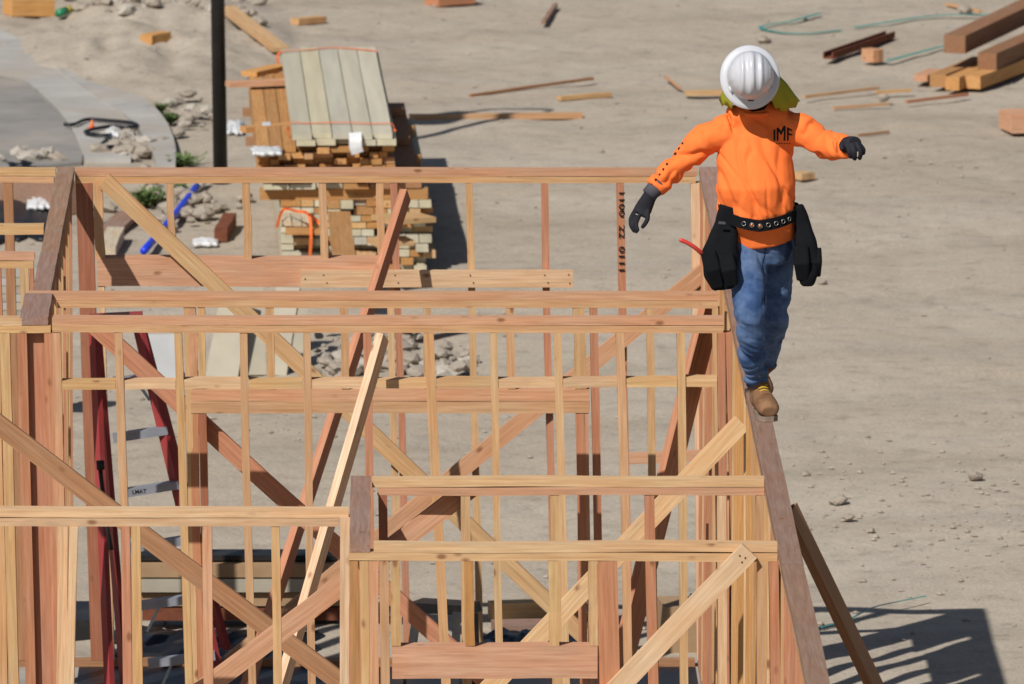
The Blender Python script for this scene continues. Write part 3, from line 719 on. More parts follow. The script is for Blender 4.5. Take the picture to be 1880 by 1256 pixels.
# roadside clutter on the left
hose = gpts([(118, 243), (136, 243), (160, 234), (200, 236), (240, 240), (252, 245), (235, 249), (200, 247), (157, 256), (175, 262), (205, 262), (212, 252), (195, 272), (186, 282), (200, 287), (228, 276)], .06)
tag(tube('cable', smooth_path(hose, 5), .014, BLACK_PLASTIC, seg=6), 'black cable looped on the concrete beside the rubble', 'cable')
crumple('plastic_bag', G(207, 246, .05), .14, .35, .10, WHITE, 'white bag lying on the looped cable', 'bag', 5)
cc = G(169, 246); cc.z = .04
cn = empty('orange_marker', cc, 'small orange marker standing by the cable', 'marker')
tube('cone', [cc, cc + up * .035, cc + up * .065], [.02, .012, .006], ORANGE_STRAP, cn, 10); box('base', cc + up * .005, (.06, .06, .010), ORANGE_STRAP, cn)
can = G(108, 46); can.z = ground_h(can.x, can.y) + .06
cb = empty('spray_can', can, 'green and yellow can lying by the spoil heap', 'can')
tube('body', [can, can + Vector((.05, .15, 0))], .034, plain('green_paint', (.02, .20, .09), .4, .5), cb, 12); tube('cap', [can + Vector((.05, .15, 0)), can + Vector((.08, .24, 0))], .03, plain('yellow_paint', (.65, .50, .03), .4, .5), cb, 12)
def weed(px, py, n, spread, hgt, label):
    c = G(px, py); c.z = max(0.0, ground_h(c.x, c.y)); vs, fs = [c - up * .02], []
    for i in range(n):
        q = c + Vector((random.gauss(0, spread), random.gauss(0, spread * 2), -.01)); a = random.uniform(0, 6.3); l = hgt * random.uniform(.5, 1.1); w = random.uniform(.006, .016)
        d = Vector((math.cos(a), math.sin(a), 0)); s = Vector((-d.y, d.x, 0)) * w; o = len(vs)
        vs += [q + d * l * .35 + up * l * .7 + s, q + d * l * .35 + up * l * .7 - s, q + d * l * .8 + up * l * .8]
        fs += [(0, o, o + 1), (o + 1, o, o + 2)]
    tag(obj('weed', (vs, fs), GREEN), label, 'weed')
weed(294, 205, 70, .03, .09, 'small green weed on the verge by the kerb'); weed(313, 224, 80, .035, .09, 'second green weed further along the kerb')
weed(335, 303, 130, .06, .09, 'low green weeds showing just above the rearmost wall'); weed(275, 376, 260, .06, .13, 'leafy green weed clump behind the blue pipe'); weed(335, 356, 70, .035, .10, 'smaller weed clump beside the pipe end')
bp = gpts([(264, 474), (318, 412), (362, 354)], .05)
pipe = empty('plastic_pipe', bp[0], 'bright blue pipe with a white end lying beyond the rearmost wall', 'pipe')
tube('pipe_body', smooth_path(bp, 4), .027, BLUE, pipe, 12); tube('pipe_end', gpts([(361, 355), (376, 343)], .05), .029, WHITE, pipe, 12)
GB('rusty_pipe', 405, 444, 422, 414, .09, .09, 'red', 'short rusty pipe lying near the blue pipe', 'pipe', mat=RUST)
crumple('plastic_scrap', G(378, 446, 0), .22, .3, .06, WHITE, 'white plastic scrap beside the rusty pipe', 'plastic', 2)
GB('plank', 190, 440, 238, 398, .16, .04, 'weather', 'grey plank lying left of the blue pipe', 'plank'); GB('plank', 196, 478, 212, 440, .12, .09, 'cream', 'pale plank end below the grey plank', 'plank')
crumple('black_sheet', G(50, 390, 0), .62, 3.6, .06, BLACK_PLASTIC, 'black plastic sheet spread behind the left rooms', 'sheet', 4); crumple('cloth', G(72, 376, .05), .22, .5, .10, WHITE, 'white cloth lying on the black plastic sheet', 'cloth', 9)
crumple('black_sheet', G(40, 310, 0), .34, .5, .05, BLACK_PLASTIC, 'black plastic strip at the road end', 'sheet', 6)
GB('timber_block', -10, 372, 26, 368, 1.6, .22, 'weather', 'weathered crate side by the black plastic sheet', 'block')
for i in range(14):
    r_, k = divmod(i, 2); p = G(4 + k * 27 + random.uniform(-4, 4), 592 - r_ * 15, 0)
    p = P(4 + k * 27 + random.uniform(-3, 3), 588 - r_ * 15, 67.2)
    tag(box('masonry_block', p, (.088, .2, .048), [STONE, CREAM_M, CONC][(i * 5) % 3], rz=random.uniform(-.06, .06)), 'masonry block in the pile behind the left rooms', 'block', 'piled masonry blocks')
for (x, l) in ((492, 'pale'), (468, 'lean')): pass
def lean_panel(px, py, w, hgt, lean, label, mat=CREAM_M, rz=.1):
    b = G(px, py); rot = Matrix.Rotation(rz, 3, 'Z') @ Matrix.Rotation(-lean, 3, 'X')
    c = b + rot @ Vector((0, 0, hgt / 2))
    return tag(box('panel', c, (w, .03, hgt), mat, rot=rot), label, 'panel')
lean_panel(298, 697, .24, .30, .45, 'grey white sheet panel leaning behind the stepladder', plain('grey_sheet', (.42, .43, .43), .8, .2, .1, 4)); lean_panel(408, 694, .22, .55, .5, 'cream panel leaning behind the doorway trimmers', rz=-.35)
lean_panel(455, 690, .24, .62, .5, 'wide cream panel leaning among the stacked panels', rz=.1); lean_panel(505, 690, .16, .6, .5, 'cream panel next to the dark gap', rz=-.3); lean_panel(545, 650, .16, .4, .5, 'small cream panel at the end of the leaning row', rz=.1)
GB('timber_block', 386, 688, 436, 684, .10, .07, 'pale', 'pale block lying before the leaning panels', 'block'); GB('timber_block', 478, 684, 516, 680, .08, .06, 'orange', 'orange block lying before the leaning panels', 'block')
GB('plank', 738, 634, 828, 620, .16, .03, 'pale', 'pale plank lying on the cobble heap', 'plank', lift=.09)
GB('plank', 900, 1143, 1062, 1136, .12, .10, 'yellow', 'long plank lying just outside the rearmost wall', 'plank'); GB('plank', 905, 1165, 1110, 1160, .16, .06, 'weather', 'dark plank beside the long plank outside', 'plank')
# sheet goods and a sawhorse behind the rear wall
for i in range(5):
    z = .03 + i * .085; Yc = 60.35
    xa, xb = P(262 - i * 3, 1150, Yc).x, P(628 + i * 4, 1150, Yc).x
    tag(box('sheet_board', ((xa + xb) / 2, Yc + random.uniform(-.03, .03), z + (.04 if i < 4 else .018)), (xb - xa, .26 if i < 4 else .2, .075 if i < 4 else .03), [RUST, CARD, CREAM_M, CARD, BLACK_METAL][i]), ['lowest rust brown sheet in the pile outside the rearmost wall', 'brown sheet under the cream sheet in the outside pile', 'cream sheet in the middle of the outside pile', 'brown sheet under the black topped sheet outside', 'black topped sheet on the pile outside'][i], 'sheet', 'sheets piled outside')
crumple('black_sheet', (P(400, 1200, 59.6).x, 59.5, 0), 1.5, 1.5, .10, BLACK_PLASTIC, 'black sheet painting shade on the dirt between the sheet pile and the rearmost wall', 'sheet', 14, 26)  # dark sheet laid down as the shade on this ground
crumple('black_sheet', (P(1010, 1200, 59.6).x, 59.55, 0), 1.1, 1.1, .10, BLACK_PLASTIC, 'black sheet spread before the long plank outside', 'sheet', 17, 26)  # dark sheet covering the ground outside the rear wall
tag(box('sheet_board', P(95, 1150, 60.3) * 1.0, (.5, .6, .18), BLACK_METAL), 'dark wrapped bundle outside behind the red posts', 'bundle')
tag(box('cardboard_box', (P(1262, 1150, 59.6).x, 59.6, .13), (.30, .35, .26), CARD, rz=.12), 'brown cardboard box behind the diagonal brace', 'box')
crumple('plastic_scrap', (P(1270, 1150, 60.3).x, 60.4, .0), .35, .7, .12, BLACK_PLASTIC, 'black plastic heaped behind the cardboard box', 'plastic', 11); crumple('plastic_scrap', (P(1282, 1110, 60.7).x, 60.8, .05), .12, .2, .1, WHITE, 'white scrap on the black plastic', 'plastic', 12)
tag(box('floor_shade', ((XLc + XRc) / 2, 57.2, FLOOR + .004), (XRc - XLc - .12, 2.3, .004), BLACK_PLASTIC), 'black sheet painting shade over the floor before the rearmost wall', 'sheet')  # flat black sheet, shade painted onto the slab
sx_ = P(352, 1150, 60.2).x
strap('plastic_strap', [Vector((sx_, 60.215, .02)), Vector((sx_, 60.21, .2)), Vector((sx_, 60.21, .46))], .03, TEAL, 'teal strap hanging down the outside sheet pile', Vector((0, 1, 0)))
sh = empty('sawhorse', (P(815, 1115, 57.2).x, 57.2, FLOOR), 'black plastic sawhorse standing inside before the rearmost wall', 'sawhorse')
ra, rb = P(766, 1111, 57.5), P(870, 1117, 57.0)
board('rail', ra, rb, .055, .09, 'red', parent=sh, mat=BLACK_METAL, front=False, warp=0, seg=1)
for (q, dx, dy) in ((ra, -.06, .16), (ra, -.06, -.14), (rb, .02, .14), (rb - Vector((.09, 0, 0)), -.02, -.14)):
    board('leg', q - up * .02, Vector((q.x + dx, q.y + dy, FLOOR)), .045, .03, 'red', parent=sh, mat=BLACK_METAL, front=False, warp=0, seg=1)

# ------------------------------------------------------------------ the worker
WY = G(1400, 765, H).y
def J(px, py, dy=0.0): return P(px, py, WY + dy)
def remesh(parts, voxel, smooth_it=8, disp=None, post=3):
    d = merge(*parts); me = mesh_from(d[0], d[1]); bm = bmesh.new(); bm.from_mesh(me); bmesh.ops.recalc_face_normals(bm, faces=bm.faces); bm.to_mesh(me); bm.free()
    o = bpy.data.objects.new('tmp', me); C.objects.link(o)
    r = o.modifiers.new('r', 'REMESH'); r.mode = 'VOXEL'; r.voxel_size = voxel
    s = o.modifiers.new('s', 'SMOOTH'); s.factor = .5; s.iterations = smooth_it
    out = bpy.data.meshes.new_from_object(o.evaluated_get(bpy.context.evaluated_depsgraph_get()))
    bpy.data.objects.remove(o)
    if disp:
        nr = [q.normal.copy() for q in out.vertices]
        for q, n in zip(out.vertices, nr): q.co += n * disp(q.co)
        bm = bmesh.new(); bm.from_mesh(out)
        for _ in range(post): bmesh.ops.smooth_vert(bm, verts=bm.verts, factor=.5, use_axis_x=True, use_axis_y=True, use_axis_z=True)
        bm.to_mesh(out); bm.free(); out.update()
    return out
def part(name, me, mat, parent, origin):
    me.transform(Matrix.Translation(-Vector(origin))); me.materials.clear()
    return link(name, me, mat, parent, Matrix.Translation(origin), True)
def cloth(name, col, rough=.85, weave=260.0, var=.12, tint=None):
    m, nt, b = new_mat(name); vv = mapped(nt, (1, 1, 1), rand=False)
    n = noise_t(nt, vv, 9.0, 4, .6); f = ramp(nt, n, [(.3, 1 - var), (.7, 1 + var * .5)]); c = mixc(nt, 1.0, col, f, 'MULTIPLY')
    if tint: c = mixc(nt, ramp(nt, noise_t(nt, vv, 4.5, 5, .65), [(.42, 0.0), (.68, .75)]), c, tint)
    nt.links.new(c, b.inputs['Base Color']); b.inputs['Roughness'].default_value = rough; b.inputs['Specular IOR Level'].default_value = .15
    bump(nt, b, noise_t(nt, vv, weave, 2, .5), .15, .002); return m
SHIRT = cloth('orange_cotton', (.90, .195, .045), .85, 300, .05)
JEANS = cloth('blue_denim', (.042, .085, .20), .9, 400, .25, (.165, .24, .38))
SKIN = plain('skin', (.36, .19, .12), .6, .3, .08, 20)
GLOVE = cloth('charcoal_glove', (.020, .020, .026), .75, 200, .25); GLOVE_CUFF = cloth('grey_knit_cuff', (.075, .073, .088), .9, 300, .15)
POUCH = cloth('black_canvas', (.005, .006, .008), .85, 200, .35); SUEDE = cloth('brown_suede', (.20, .10, .05), .9, 120, .35, (.30, .18, .10))
SOLE = plain('pale_sole', (.24, .18, .14), .8, .2, .2, 30); HAT = plain('white_hard_hat', (.52, .53, .57), .30, .5, .04, 12)
HIVIS = cloth('yellow_green_mesh', (.33, .34, .03), .8, 220, .12); LACE = plain('yellow_lace', (.55, .36, .04), .8, .2, .1, 30)
STEEL = plain('bright_eyelet', (.38, .38, .38), .4, .5, .05, 20, metal=1.0); RED_GRIP = plain('red_grip', (.62, .06, .045), .4, .5, .1, 10)
base_pt = Vector((XRc, WY - .05, H))
man = empty('person', base_pt, 'worker in orange shirt and white hard hat balancing along the wall top with arms out', 'person')
X3 = Vector((1, 0, 0))
shR, elR, wrR = J(1330, 226), J(1258, 292, .02), J(1203, 346, -.04)
shL, elL, wrL = J(1452, 222), J(1516, 268, -.08), J(1552, 270, -.27)
hipR, knR, anR = J(1376, 462, .0), J(1376, 590, -.14), J(1388, 705, .04)
hipL, knL, anL = J(1429, 462, .07), J(1425, 575, .16), J(1410, 668, .58)
def torso(k): return tube_data([J(1402, 441, .03), J(1398, 415, .02), J(1390, 382, .0), J(1387, 340, -.02), J(1386, 300, .0), J(1387, 255, .02), J(1388, 222, .035), J(1388, 203, .03), J(1387, 190, .01)],
        [(a * k, b * k) for a, b in ((.156, .132), (.158, .136), (.186, .162), (.186, .160), (.176, .140), (.176, .126), (.152, .10), (.098, .08), (.070, .072))], 20, X3)
def arm(s, e, w, r0, r1, r2, ext=1.0): 
    return tube_data(smooth_path([s + Vector((.035 if e.x < s.x else -.035, 0, -.03)), s + (e - s) * .45, e, e + (w - e) * .5, e + (w - e) * ext], 3), [r0 + (r1 - r0) * min(1, i / 6) if i <= 6 else r1 + (r2 - r1) * (i - 6) / 6 for i in range(13)], 14)
def valley(n, k): return max(0.0, 1 - abs(n) * k)
def fold(p):
    q = p - base_pt; x = q.x + .03
    w = max(0.0, min(1.0, (abs(x) - .17) / .06))                # 0 on the trunk, 1 on the sleeves
    sl = -.017 * valley(noise.noise(Vector((x * 11, q.y * 4, q.z * 8 + 2))), 5) + .010 * noise.noise(Vector((x * 18, q.y * 6, q.z * 14)))
    al = x * .5 - q.z * .87; pe = x * .87 + q.z * .5            # drapes running down across the trunk
    tr = -.012 * valley(noise.noise(Vector((pe * 7, q.y * 3, al * 1.8 + 4))), 6) - .008 * valley(noise.noise(Vector((pe * 13 + 7, q.y * 4, al * 4))), 5)
    lowb = max(0.0, min(1.0, (1.15 - q.z) / .12))
    tr += -.012 * lowb * valley(noise.noise(Vector((x * 17, q.y * 5, q.z * 4 + 3))), 4)
    tr *= .15 + .85 * max(0.0, min(1.0, (q.z - .90) / .06))
    up_ = max(0.0, min(1.0, (1.5 - q.z) / .2))
    return w * sl + (1 - w) * tr * (.35 + .65 * up_) + .004
shirt = remesh([torso(1.0), arm(shR, elR, wrR, .080, .064, .048), arm(shL, elL, wrL, .080, .070, .054), tube_data([J(1340, 222), J(1388, 214, .02), J(1445, 218)], [.066, .078, .068], 14)], .0055, 12, fold, 2)
sh_o = part('shirt', shirt, SHIRT, man, base_pt)
def jfold(p):
    q = p - base_pt
    k = .8 + .9 * max(0.0, min(1.0, (.42 - q.z) / .25)) + .4 * max(0.0, 1 - abs(q.z - .78) / .12) + .4 * max(0.0, 1 - abs(q.z - .46) / .1)
    n1 = noise.noise(Vector((q.x * 3.5, q.y * 3, q.z * 9 + q.x * 6 + 1.3 * noise.noise(q * 4)))); n2 = noise.noise(Vector((q.x * 4 + 3, q.y * 3, q.z * 22 + q.x * 5 + 2 * noise.noise(q * 5))))
    low = max(0.0, min(1.0, (.40 - q.z) / .2))
    return k * (-.013 * valley(n1, 3.2)) - .010 * low * valley(n2, 3.5) - .003 * valley(n2, 5) + .008 * noise.noise(Vector((q.x * 8, q.y * 7, q.z * 4))) + .005
def legd(h, k, a, r): return tube_data(smooth_path([h + Vector((0, 0, .06)), h + (k - h) * .5, k, k + (a - k) * .55, a], 3), [r[0] + (r[1] - r[0]) * i / 6 if i <= 6 else r[1] + (r[2] - r[1]) * (i - 6) / 6 for i in range(13)], 16)
jeans = remesh([legd(hipR, knR, anR, (.088, .074, .057)), legd(hipL, knL, anL, (.080, .062, .052)), tube_data([J(1400, 425, .03), J(1401, 455, .03), J(1402, 482, .03)], [(.132, .105), (.142, .114), (.116, .09)], 18, X3)], .0055, 5, jfold, 2)
jn_o = part('jeans', jeans, JEANS, man, base_pt)
# head, bowed to look at the feet
AX = Vector((.03, -math.cos(R(17)), math.sin(R(17)))).normalized()         # crown direction of the bowed head
brim_c = J(1377, 141, -.20); FRONT = (Vector((0, 0, -1)) - AX * Vector((0, 0, -1)).dot(AX)).normalized(); SIDE = AX.cross(FRONT)
hc_ = brim_c - AX * .045
def hp(f, s, a): return hc_ + FRONT * f + SIDE * s + AX * a
nk = J(1387, 196, .0)
head_parts = [tube_data([hp(0, 0, .10), hp(0, 0, .085), hp(0, 0, .04), hp(.005, 0, -.02), hp(.015, 0, -.07), hp(.03, 0, -.11), hp(.04, 0, -.128)], [(.03, .03), (.055, .062), (.076, .094), (.074, .092), (.064, .080), (.045, .055), (.02, .025)], 18, SIDE),
    tube_data([hp(.085, 0, -.005), hp(.105, 0, -.03), hp(.09, 0, -.045)], [.008, .015, .012], 8), tube_data([hp(-.005, .074, -.0), hp(-.005, .084, -.03)], [(.008, .02), (.007, .014)], 8), tube_data([hp(-.005, -.074, -.0), hp(-.005, -.084, -.03)], [(.008, .02), (.007, .014)], 8),
    tube_data([hp(-.03, 0, -.04), hp(-.04, 0, -.11), nk, nk - up * .08 + Vector((0, .05, 0))], [.058, .054, .055, .05], 14)]
body_parts = head_parts + [torso(.78), arm(shR, elR, wrR, .050, .042, .030), arm(shL, elL, wrL, .050, .042, .030), legd(hipR, knR, anR, (.060, .046, .034)), legd(hipL, knL, anL, (.052, .036, .030)), tube_data([J(1400, 430, .03), J(1402, 475, .03)], [(.105, .075), (.09, .065)], 16, X3)]
body = remesh(body_parts, .008, 3); part('body', body, SKIN, man, base_pt)
for s in (-1, 1):
    tube('eye', [hp(.088, s * .033, -.012), hp(.092, s * .033, -.012)], [.011, .006], BLACK_PLASTIC, man, 8)
tube('mouth', [hp(.083, -.022, -.075), hp(.088, 0, -.077), hp(.083, .022, -.075)], .005, plain('lips', (.28, .10, .08), .6), man, 6)
tube('neck_gaiter', [hp(-.02, 0, -.03), hp(-.02, 0, -.08), nk + up * .012, nk - up * .012], [.060, .062, .062, .056], POUCH, man, 18)
col_ring = [nk + Vector((.080 * math.cos(t * math.pi / 12), .078 * math.sin(t * math.pi / 12) + .012, -.018 - .012 * max(0, -math.sin(t * math.pi / 12)))) for t in range(25)]
tube('collar', col_ring, .011, SHIRT, man, 8)
# hard hat: full brim, raised ribs over the crown
def hat_mesh():
    vs, fs = [], []; nseg = 96
    prof = [(.0, .150), (.022, .149), (.045, .144), (.066, .132), (.085, .112), (.098, .086), (.105, .055), (.107, .022), (.108, .006), (.115, -.001), (.126, -.004), (.139, -.010), (.1415, -.016), (.139, -.019), (.124, -.012), (.105, -.008), (.097, .0), (.095, .05), (.078, .105), (.0, .138)]
    dome = [Vector((a, b, 0)) for a, b in prof[:9]]; fine = smooth_path(dome, 4)
    prof = [(p.x, p.y) for p in fine] + prof[9:]; nd = len(fine) - 5
    for i, (r, h) in enumerate(prof):
        for k in range(nseg):
            th = 2 * math.pi * k / nseg; c, s = math.cos(th), math.sin(th)
            f = r * 1.07 * c; sd = r * .985 * s; hh = h
            if i < nd:                                          # three front to back ribs
                for (o, w, e) in ((0, .014, .013), (.044, .009, .010), (-.044, .009, .010)):
                    hh += e * math.exp(-((sd - o) / w) ** 4) * (1 - (r / .118) ** 4)
                if i > nd - 12 and abs(s) > .93: sd *= 1.03
            vs.append(brim_c + FRONT * f + SIDE * sd + AX * hh)
    for i in range(len(prof) - 1):
        for k in range(nseg):
            a, b = i * nseg + k, i * nseg + (k + 1) % nseg; fs.append((a, a + nseg, b + nseg, b))
    return vs, fs
hv = hat_mesh(); me = mesh_from(hv[0], hv[1]); bm = bmesh.new(); bm.from_mesh(me); bmesh.ops.remove_doubles(bm, verts=bm.verts, dist=.0004); bmesh.ops.recalc_face_normals(bm, faces=bm.faces); bm.to_mesh(me); bm.free()
hat = part('hard_hat', me, HAT, man, base_pt)
for s in (-1, 1):
    p = brim_c + FRONT * .062 + SIDE * s * .098 + AX * .012
    tube('accessory_slot', [p - FRONT * .016, p + FRONT * .012 + SIDE * s * -.012], .006, HAT, hat, 8)
lg = mesh_from([(-.014, -.006, 0), (.013, -.0065, 0), (.014, .006, 0), (-.013, .0055, 0)], [(0, 1, 2, 3)])
c = brim_c + FRONT * .117 + AX * .032; z_ = (FRONT * .97 + AX * .25).normalized(); x_ = -SIDE if (-SIDE).x > 0 else SIDE; y_ = z_.cross(x_)
link('hat_sticker', lg, INK, hat, Matrix(((x_.x, y_.x, z_.x, c.x), (x_.y, y_.y, z_.y, c.y), (x_.z, y_.z, z_.z, c.z), (0, 0, 0, 1))))
# neck shade hanging from the hat to the shoulders
vs, fs = [], []; NS = 31
low_edge = smooth_path([J(1424, 199, -.09), J(1440, 203, -.08), J(1456, 197, -.04), J(1467, 187, .01), J(1458, 178, .09), J(1434, 170, .16), J(1390, 164, .2), J(1346, 168, .17), J(1330, 176, .09), J(1323, 189, .0), J(1332, 195, -.05), J(1346, 199, -.09)], 8)
for j in range(7):
    t = j / 6
    for i in range(NS):
        k = i / (NS - 1); th = R(-40) + R(260) * k
        sg = 1 if SIDE.x > 0 else -1
        top = brim_c - AX * .055 + SIDE * (sg * .088 * math.cos(th)) - FRONT * (.085 * math.sin(th))
        q = k * (len(low_edge) - 1); a_ = int(min(q, len(low_edge) - 2)); bot = low_edge[a_].lerp(low_edge[a_ + 1], q - a_)
        vs.append(top.lerp(bot, t) + up * (.022 * math.sin(math.pi * t) + .007 * math.sin(i * 1.9) * t) + Vector((.006 * math.sin(i * 2.3 + j), -.006 * math.cos(i * 1.7), 0)) * t)
for j in range(6):
    for i in range(NS - 1): a = j * NS + i; fs.append((a, a + 1, a + NS + 1, a + NS))
ns = obj('neck_shade', (vs, fs), HIVIS, man, base_pt, True)
sm = ns.modifiers.new('thickness', 'SOLIDIFY'); sm.thickness = .003
# gloves
def finger(base, tip, bend, r=.0105):
    mid = base.lerp(tip, .5) + bend; return tube_data(smooth_path([base, mid, tip], 3), [r * 1.08, r * 1.06, r * 1.05, r * 1.02, r, r * .95, r * .72], 8)
hd = (wrR - elR).normalized()
pw = J(1181, 384, -.04)
gR = remesh([tube_data([wrR + hd * -.005, J(1192, 362, -.04), pw, J(1174, 394, -.05)], [(.032, .030), (.034, .024), (.042, .022), (.040, .019)], 14, (X3 + Vector((0, 0, .35)))),
    finger(J(1163, 392, -.045), J(1166, 427, -.085), J(1157, 410, -.08) - J(1164, 409, -.065)), finger(J(1168, 396, -.05), J(1170, 428, -.10), Vector((-.015, -.012, 0))), finger(J(1173, 397, -.055), J(1172, 425, -.115), Vector((-.012, -.015, 0))),
    finger(J(1164, 389, -.03), J(1160, 417, -.055), Vector((-.012, -.004, 0)), .0095), finger(J(1189, 388, -.055), J(1178, 419, -.085), Vector((.012, -.008, 0)), .0115)], .0042, 3)
gl = part('glove', gR, GLOVE, man, base_pt)
tube('knit_cuff', [wrR - hd * .03, wrR + hd * .012, wrR + hd * .045], [.044, .040, .036], GLOVE_CUFF, gl, 16)
gc = J(1563, 264, -.33)
gL = remesh([tube_data([wrL, J(1558, 264, -.30), gc, J(1570, 262, -.36)], [(.034, .034), (.040, .034), (.044, .036), (.036, .03)], 14, X3),
    finger(J(1556, 266, -.37), J(1562, 290, -.385), Vector((.0, -.022, 0)), .0115), finger(J(1564, 264, -.375), J(1569, 294, -.385), Vector((.006, -.022, 0)), .0115), finger(J(1572, 262, -.37), J(1578, 293, -.375), Vector((.012, -.018, 0)), .0115),
    finger(J(1577, 264, -.355), J(1584, 284, -.36), Vector((.012, -.012, 0)), .0105), finger(J(1551, 262, -.345), J(1547, 276, -.40), Vector((-.010, -.012, 0)), .012)], .0042, 2)
part('glove', gL, GLOVE, man, base_pt)
# boots
def boot(an, heel, ang, name='boot'):
    d = Vector((math.sin(ang), -math.cos(ang), 0)); s = Vector((math.cos(ang), math.sin(ang), 0)); q = lambda a, z: heel + d * a + up * z
    secs = [(-.005, .072, .095), (.03, .086, .13), (.08, .092, .14), (.14, .102, .13), (.20, .114, .108), (.25, .112, .088), (.285, .082, .06)]
    secs = [(a * .92, w * .86, h * .84) for a, w, h in secs]
    m = remesh([tube_data([q(a, .022 + h / 2) for a, w, h in secs], [(w / 2 + .006, h / 2 + .003) for a, w, h in secs], 16, s), tube_data([q(.055, .06), q(.05, .12), an + up * .02], [.052, .05, .056], 16)], .006, 4)
    b = part(name, m, SUEDE, man, base_pt)
    out = [(-.008 * .92, .0), (.0, .026), (.06, .032), (.13, .044), (.20, .056), (.255, .050), (.286, .022)]
    out = [(a * .92, w * .9) for a, w in out]
    ring = [(a, w) for a, w in out] + [(a, -w) for a, w in reversed(out[1:])]
    sv = [heel + d * a + s * w + up * z for z in (.0, .024) for a, w in ring]; n = len(ring)
    obj('sole', (sv, [tuple(range(n)), tuple(range(2 * n - 1, n - 1, -1))] + [(i, n + i, n + (i + 1) % n, (i + 1) % n) for i in range(n)]), SOLE, b, heel)
    tube('toe_seam', smooth_path([q(.165, .06) - s * .052, q(.18, .112) - s * .018, q(.18, .112) + s * .018, q(.165, .06) + s * .052], 4), .004, RUST, b, 6)
    for k in range(5):
        a = .10 + k * .020; z = .146 - k * .010
        tube('lace', [q(a, z) - s * .022, q(a - .004, z + .006), q(a, z) + s * .022], .0042, LACE, b, 6)
    return b
zH = H + .001
boot(anR, Vector((XRc - .012, WY + .10, zH)), R(10)); boot(anL, Vector((XRc + .005, WY + .66, zH)), R(4))
# tool belt with pouches
belt = []
cen = J(1392, 392, .0)
nb = 40; bv, bf_ = [], []
for i in range(nb):
    th = 2 * math.pi * i / nb; x = math.cos(th) * .183; y = math.sin(th) * .163
    dz = -.035 * max(0, -math.sin(th)) + .02 * abs(math.cos(th)) + .0
    for (r, z) in ((1.0, .028), (1.03, .026), (1.03, -.026), (1.0, -.028)):
        bv.append(cen + Vector((x * r, y * r, dz + z)))
for i in range(nb):
    for k in range(4): a, b = i * 4 + k, i * 4 + (k + 1) % 4; c2, d2 = ((i + 1) % nb) * 4 + (k + 1) % 4, ((i + 1) % nb) * 4 + k; bf_.append((a, b, c2, d2))
tb = obj('tool_belt', (bv, bf_), POUCH, man, base_pt, False)
for k in range(7):
    th = R(-112 + k * 11.5); x = math.cos(th) * .190; y = math.sin(th) * .169
    p = cen + Vector((x, y, -.035 * max(0, -math.sin(th)) + .02 * abs(math.cos(th)))); nrm = Vector((math.cos(th), math.sin(th), 0))
    if k in (1, 2): tube('rivet', [p - nrm * .002, p + nrm * .006], .008, plain('copper_rivet', (.45, .16, .06), .4, .5, metal=.6), tb, 10)
    ring = [p + nrm * .003 + Vector((-nrm.y, nrm.x, 0)) * .010 * math.cos(t * math.pi / 5) + up * .010 * math.sin(t * math.pi / 5) for t in range(11)]
    tube('eyelet', ring, .0022, STEEL, tb, 5)
def pouch(profile, dy, thick, label=None):
    """profile: (px centre, py, px half width) rows from belt downwards; a bellied canvas bag."""
    pts = [J(x, y, dy - b) for x, y, w, b in profile]; m = remesh([tube_data(pts, [(w / 392.0, thick * (.55 + .45 * i / (len(profile) - 1))) for i, (x, y, w, b) in enumerate(profile)], 24, X3, True, .45)], .006, 2, lambda p: .005 * noise.noise((p - base_pt) * 14))
    return part('pouch', m, POUCH, tb, base_pt)
p1 = pouch([(1337, 376, 15, 0), (1334, 410, 21, .0), (1326, 445, 28, .02), (1321, 470, 34, .035), (1323, 500, 31, .035), (1327, 522, 22, .02)], -.06, .075)
p2 = pouch([(1466, 376, 9, 0), (1472, 410, 15, .0), (1479, 445, 20, .02), (1482, 475, 24, .03), (1482, 500, 21, .03), (1481, 516, 13, .02)], -.02, .075)
for (a, b, c_, d_, pp, dy) in ((1300, 462, 1318, 526, p1, -.19), (1332, 466, 1344, 522, p1, -.20), (1470, 452, 1474, 512, p2, -.14), (1494, 455, 1495, 505, p2, -.11)):
    m = remesh([tube_data([J(a, b, dy + .04), J((a + c_) / 2, (b + d_) / 2, dy + .03), J(c_, d_, dy + .05)], [(.036, .018), (.038, .034), (.030, .028)], 20, X3, True, .4)], .005, 2)
    part('pocket', m, POUCH, pp, base_pt)
tg = board('label_patch', J(1319, 409, -.155), J(1332, 410, -.155), .012, .004, 'pale', parent=p1, mat=GLOVE_CUFF, warp=0, seg=1)
tl = tube('red_tool_handle', smooth_path([J(1247, 440, -.17), J(1262, 446, -.165), J(1280, 458, -.15), J(1296, 474, -.12)], 5), [.004] + [.010] * 15, RED_GRIP, seg=8)
tag(tl, 'curved red tool handle sticking out of the worker pouch', 'tool')
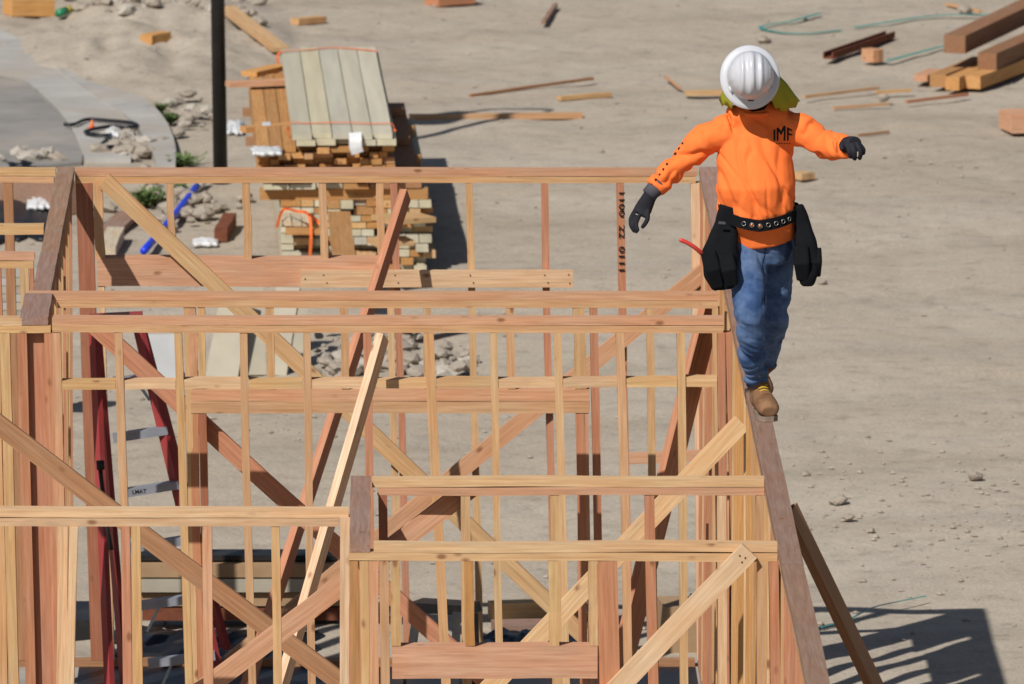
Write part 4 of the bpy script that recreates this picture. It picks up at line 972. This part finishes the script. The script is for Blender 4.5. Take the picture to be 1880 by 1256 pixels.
# chest print and sleeve prints wrapped on the shirt
smesh = sh_o.data; bvh = BVHTree.FromPolygons([q.co + base_pt for q in smesh.vertices], [tuple(p.vertices) for p in smesh.polygons])
view = (CR @ Vector((0, 0, -1))).normalized()
jb = jn_o.data; jbvh = BVHTree.FromPolygons([q.co + base_pt for q in jb.vertices], [tuple(p.vertices) for p in jb.polygons])
def print_on(name, me, px, py, wpx, hpx, peak=0.0, tilt=0.0):
    bm = bmesh.new(); bm.from_mesh(me); bmesh.ops.triangulate(bm, faces=bm.faces); bmesh.ops.subdivide_edges(bm, edges=bm.edges, cuts=1); bm.to_mesh(me); bm.free()
    xs = [q.co.x for q in me.vertices]; ys = [q.co.y for q in me.vertices]; x0_, x1_, y0_, y1_ = min(xs), max(xs), min(ys), max(ys)
    miss = False
    for q in me.vertices:
        a = (q.co.x - x0_) / (x1_ - x0_) - .5; b = (q.co.y - y0_) / (y1_ - y0_)
        b2 = b * (1 + peak * (1 - abs(a) * 2.0)); X_, Y_ = a * wpx, (.5 - b2) * hpx
        X_, Y_ = X_ * math.cos(tilt) - Y_ * math.sin(tilt), X_ * math.sin(tilt) + Y_ * math.cos(tilt)
        tgt = J(px + X_, py + Y_); o_ = tgt - view * 2.0
        h = bvh.ray_cast(o_, view)
        miss = miss or h[0] is None
        q.co = (h[0] - view * .003 if h[0] else tgt - view * .2) - base_pt
    if miss and name == 'sleeve_print': return
    me.update(); link(name, me, INK, sh_o, Matrix.Translation(base_pt))
for o_ in (0, .9): print_on('chest_print', text_mesh('IMF', .1, .0), 1436 + o_, 249 + o_ * .3, 33, 20, .45)
print_on('chest_print_line', text_mesh('- - - - - -', .1), 1437, 264, 26, 2.0)
def marks(seq):
    for (px, py, a) in seq:
        me = mesh_from([(-1, -1, 0), (1, -.7, 0), (.8, 1, 0), (-.9, .8, 0)], [(0, 1, 2, 3)]); print_on('sleeve_print', me, px, py, random.uniform(3.5, 6), random.uniform(3, 4.5), 0, a)
marks([(1248 - i * 7.2 + random.uniform(-1, 1) + 5, 263 + i * 9.6, -.9) for i in range(9)]); marks([(1480 + i * 9, 198 + i * 9 + (3 if i > 2 else 0), .7) for i in range(5)])
STITCH = plain('dark_seam', (.012, .02, .055), .9, .1)
def seam(pts, wd=1.4):
    ps = smooth_path([Vector((x, y, 0)) for x, y in pts], 5); vs, fs = [], []
    for i, p in enumerate(ps):
        t = (ps[min(i + 1, len(ps) - 1)] - ps[max(i - 1, 0)]).normalized(); n = Vector((-t.y, t.x, 0)) * wd / 2
        for q in (p + n, p - n):
            o_ = J(q.x, q.y) - view * 2.0; h = jbvh.ray_cast(o_, view)
            if h[0] is None: return
            vs.append(h[0] - view * .0025)
    fs = [(2 * i, 2 * i + 1, 2 * i + 3, 2 * i + 2) for i in range(len(ps) - 1)]
    obj('seam', (vs, fs), STITCH, jn_o, base_pt)
seam([(1404, 446), (1404, 465), (1399, 484)]); seam([(1352, 428), (1360, 438), (1374, 440)]); seam([(1399, 486), (1404, 520), (1402, 560)], 2.0); seam([(1362, 690), (1385, 694), (1408, 690)], 1.6)
print('ALL DONE', len(bpy.data.objects))
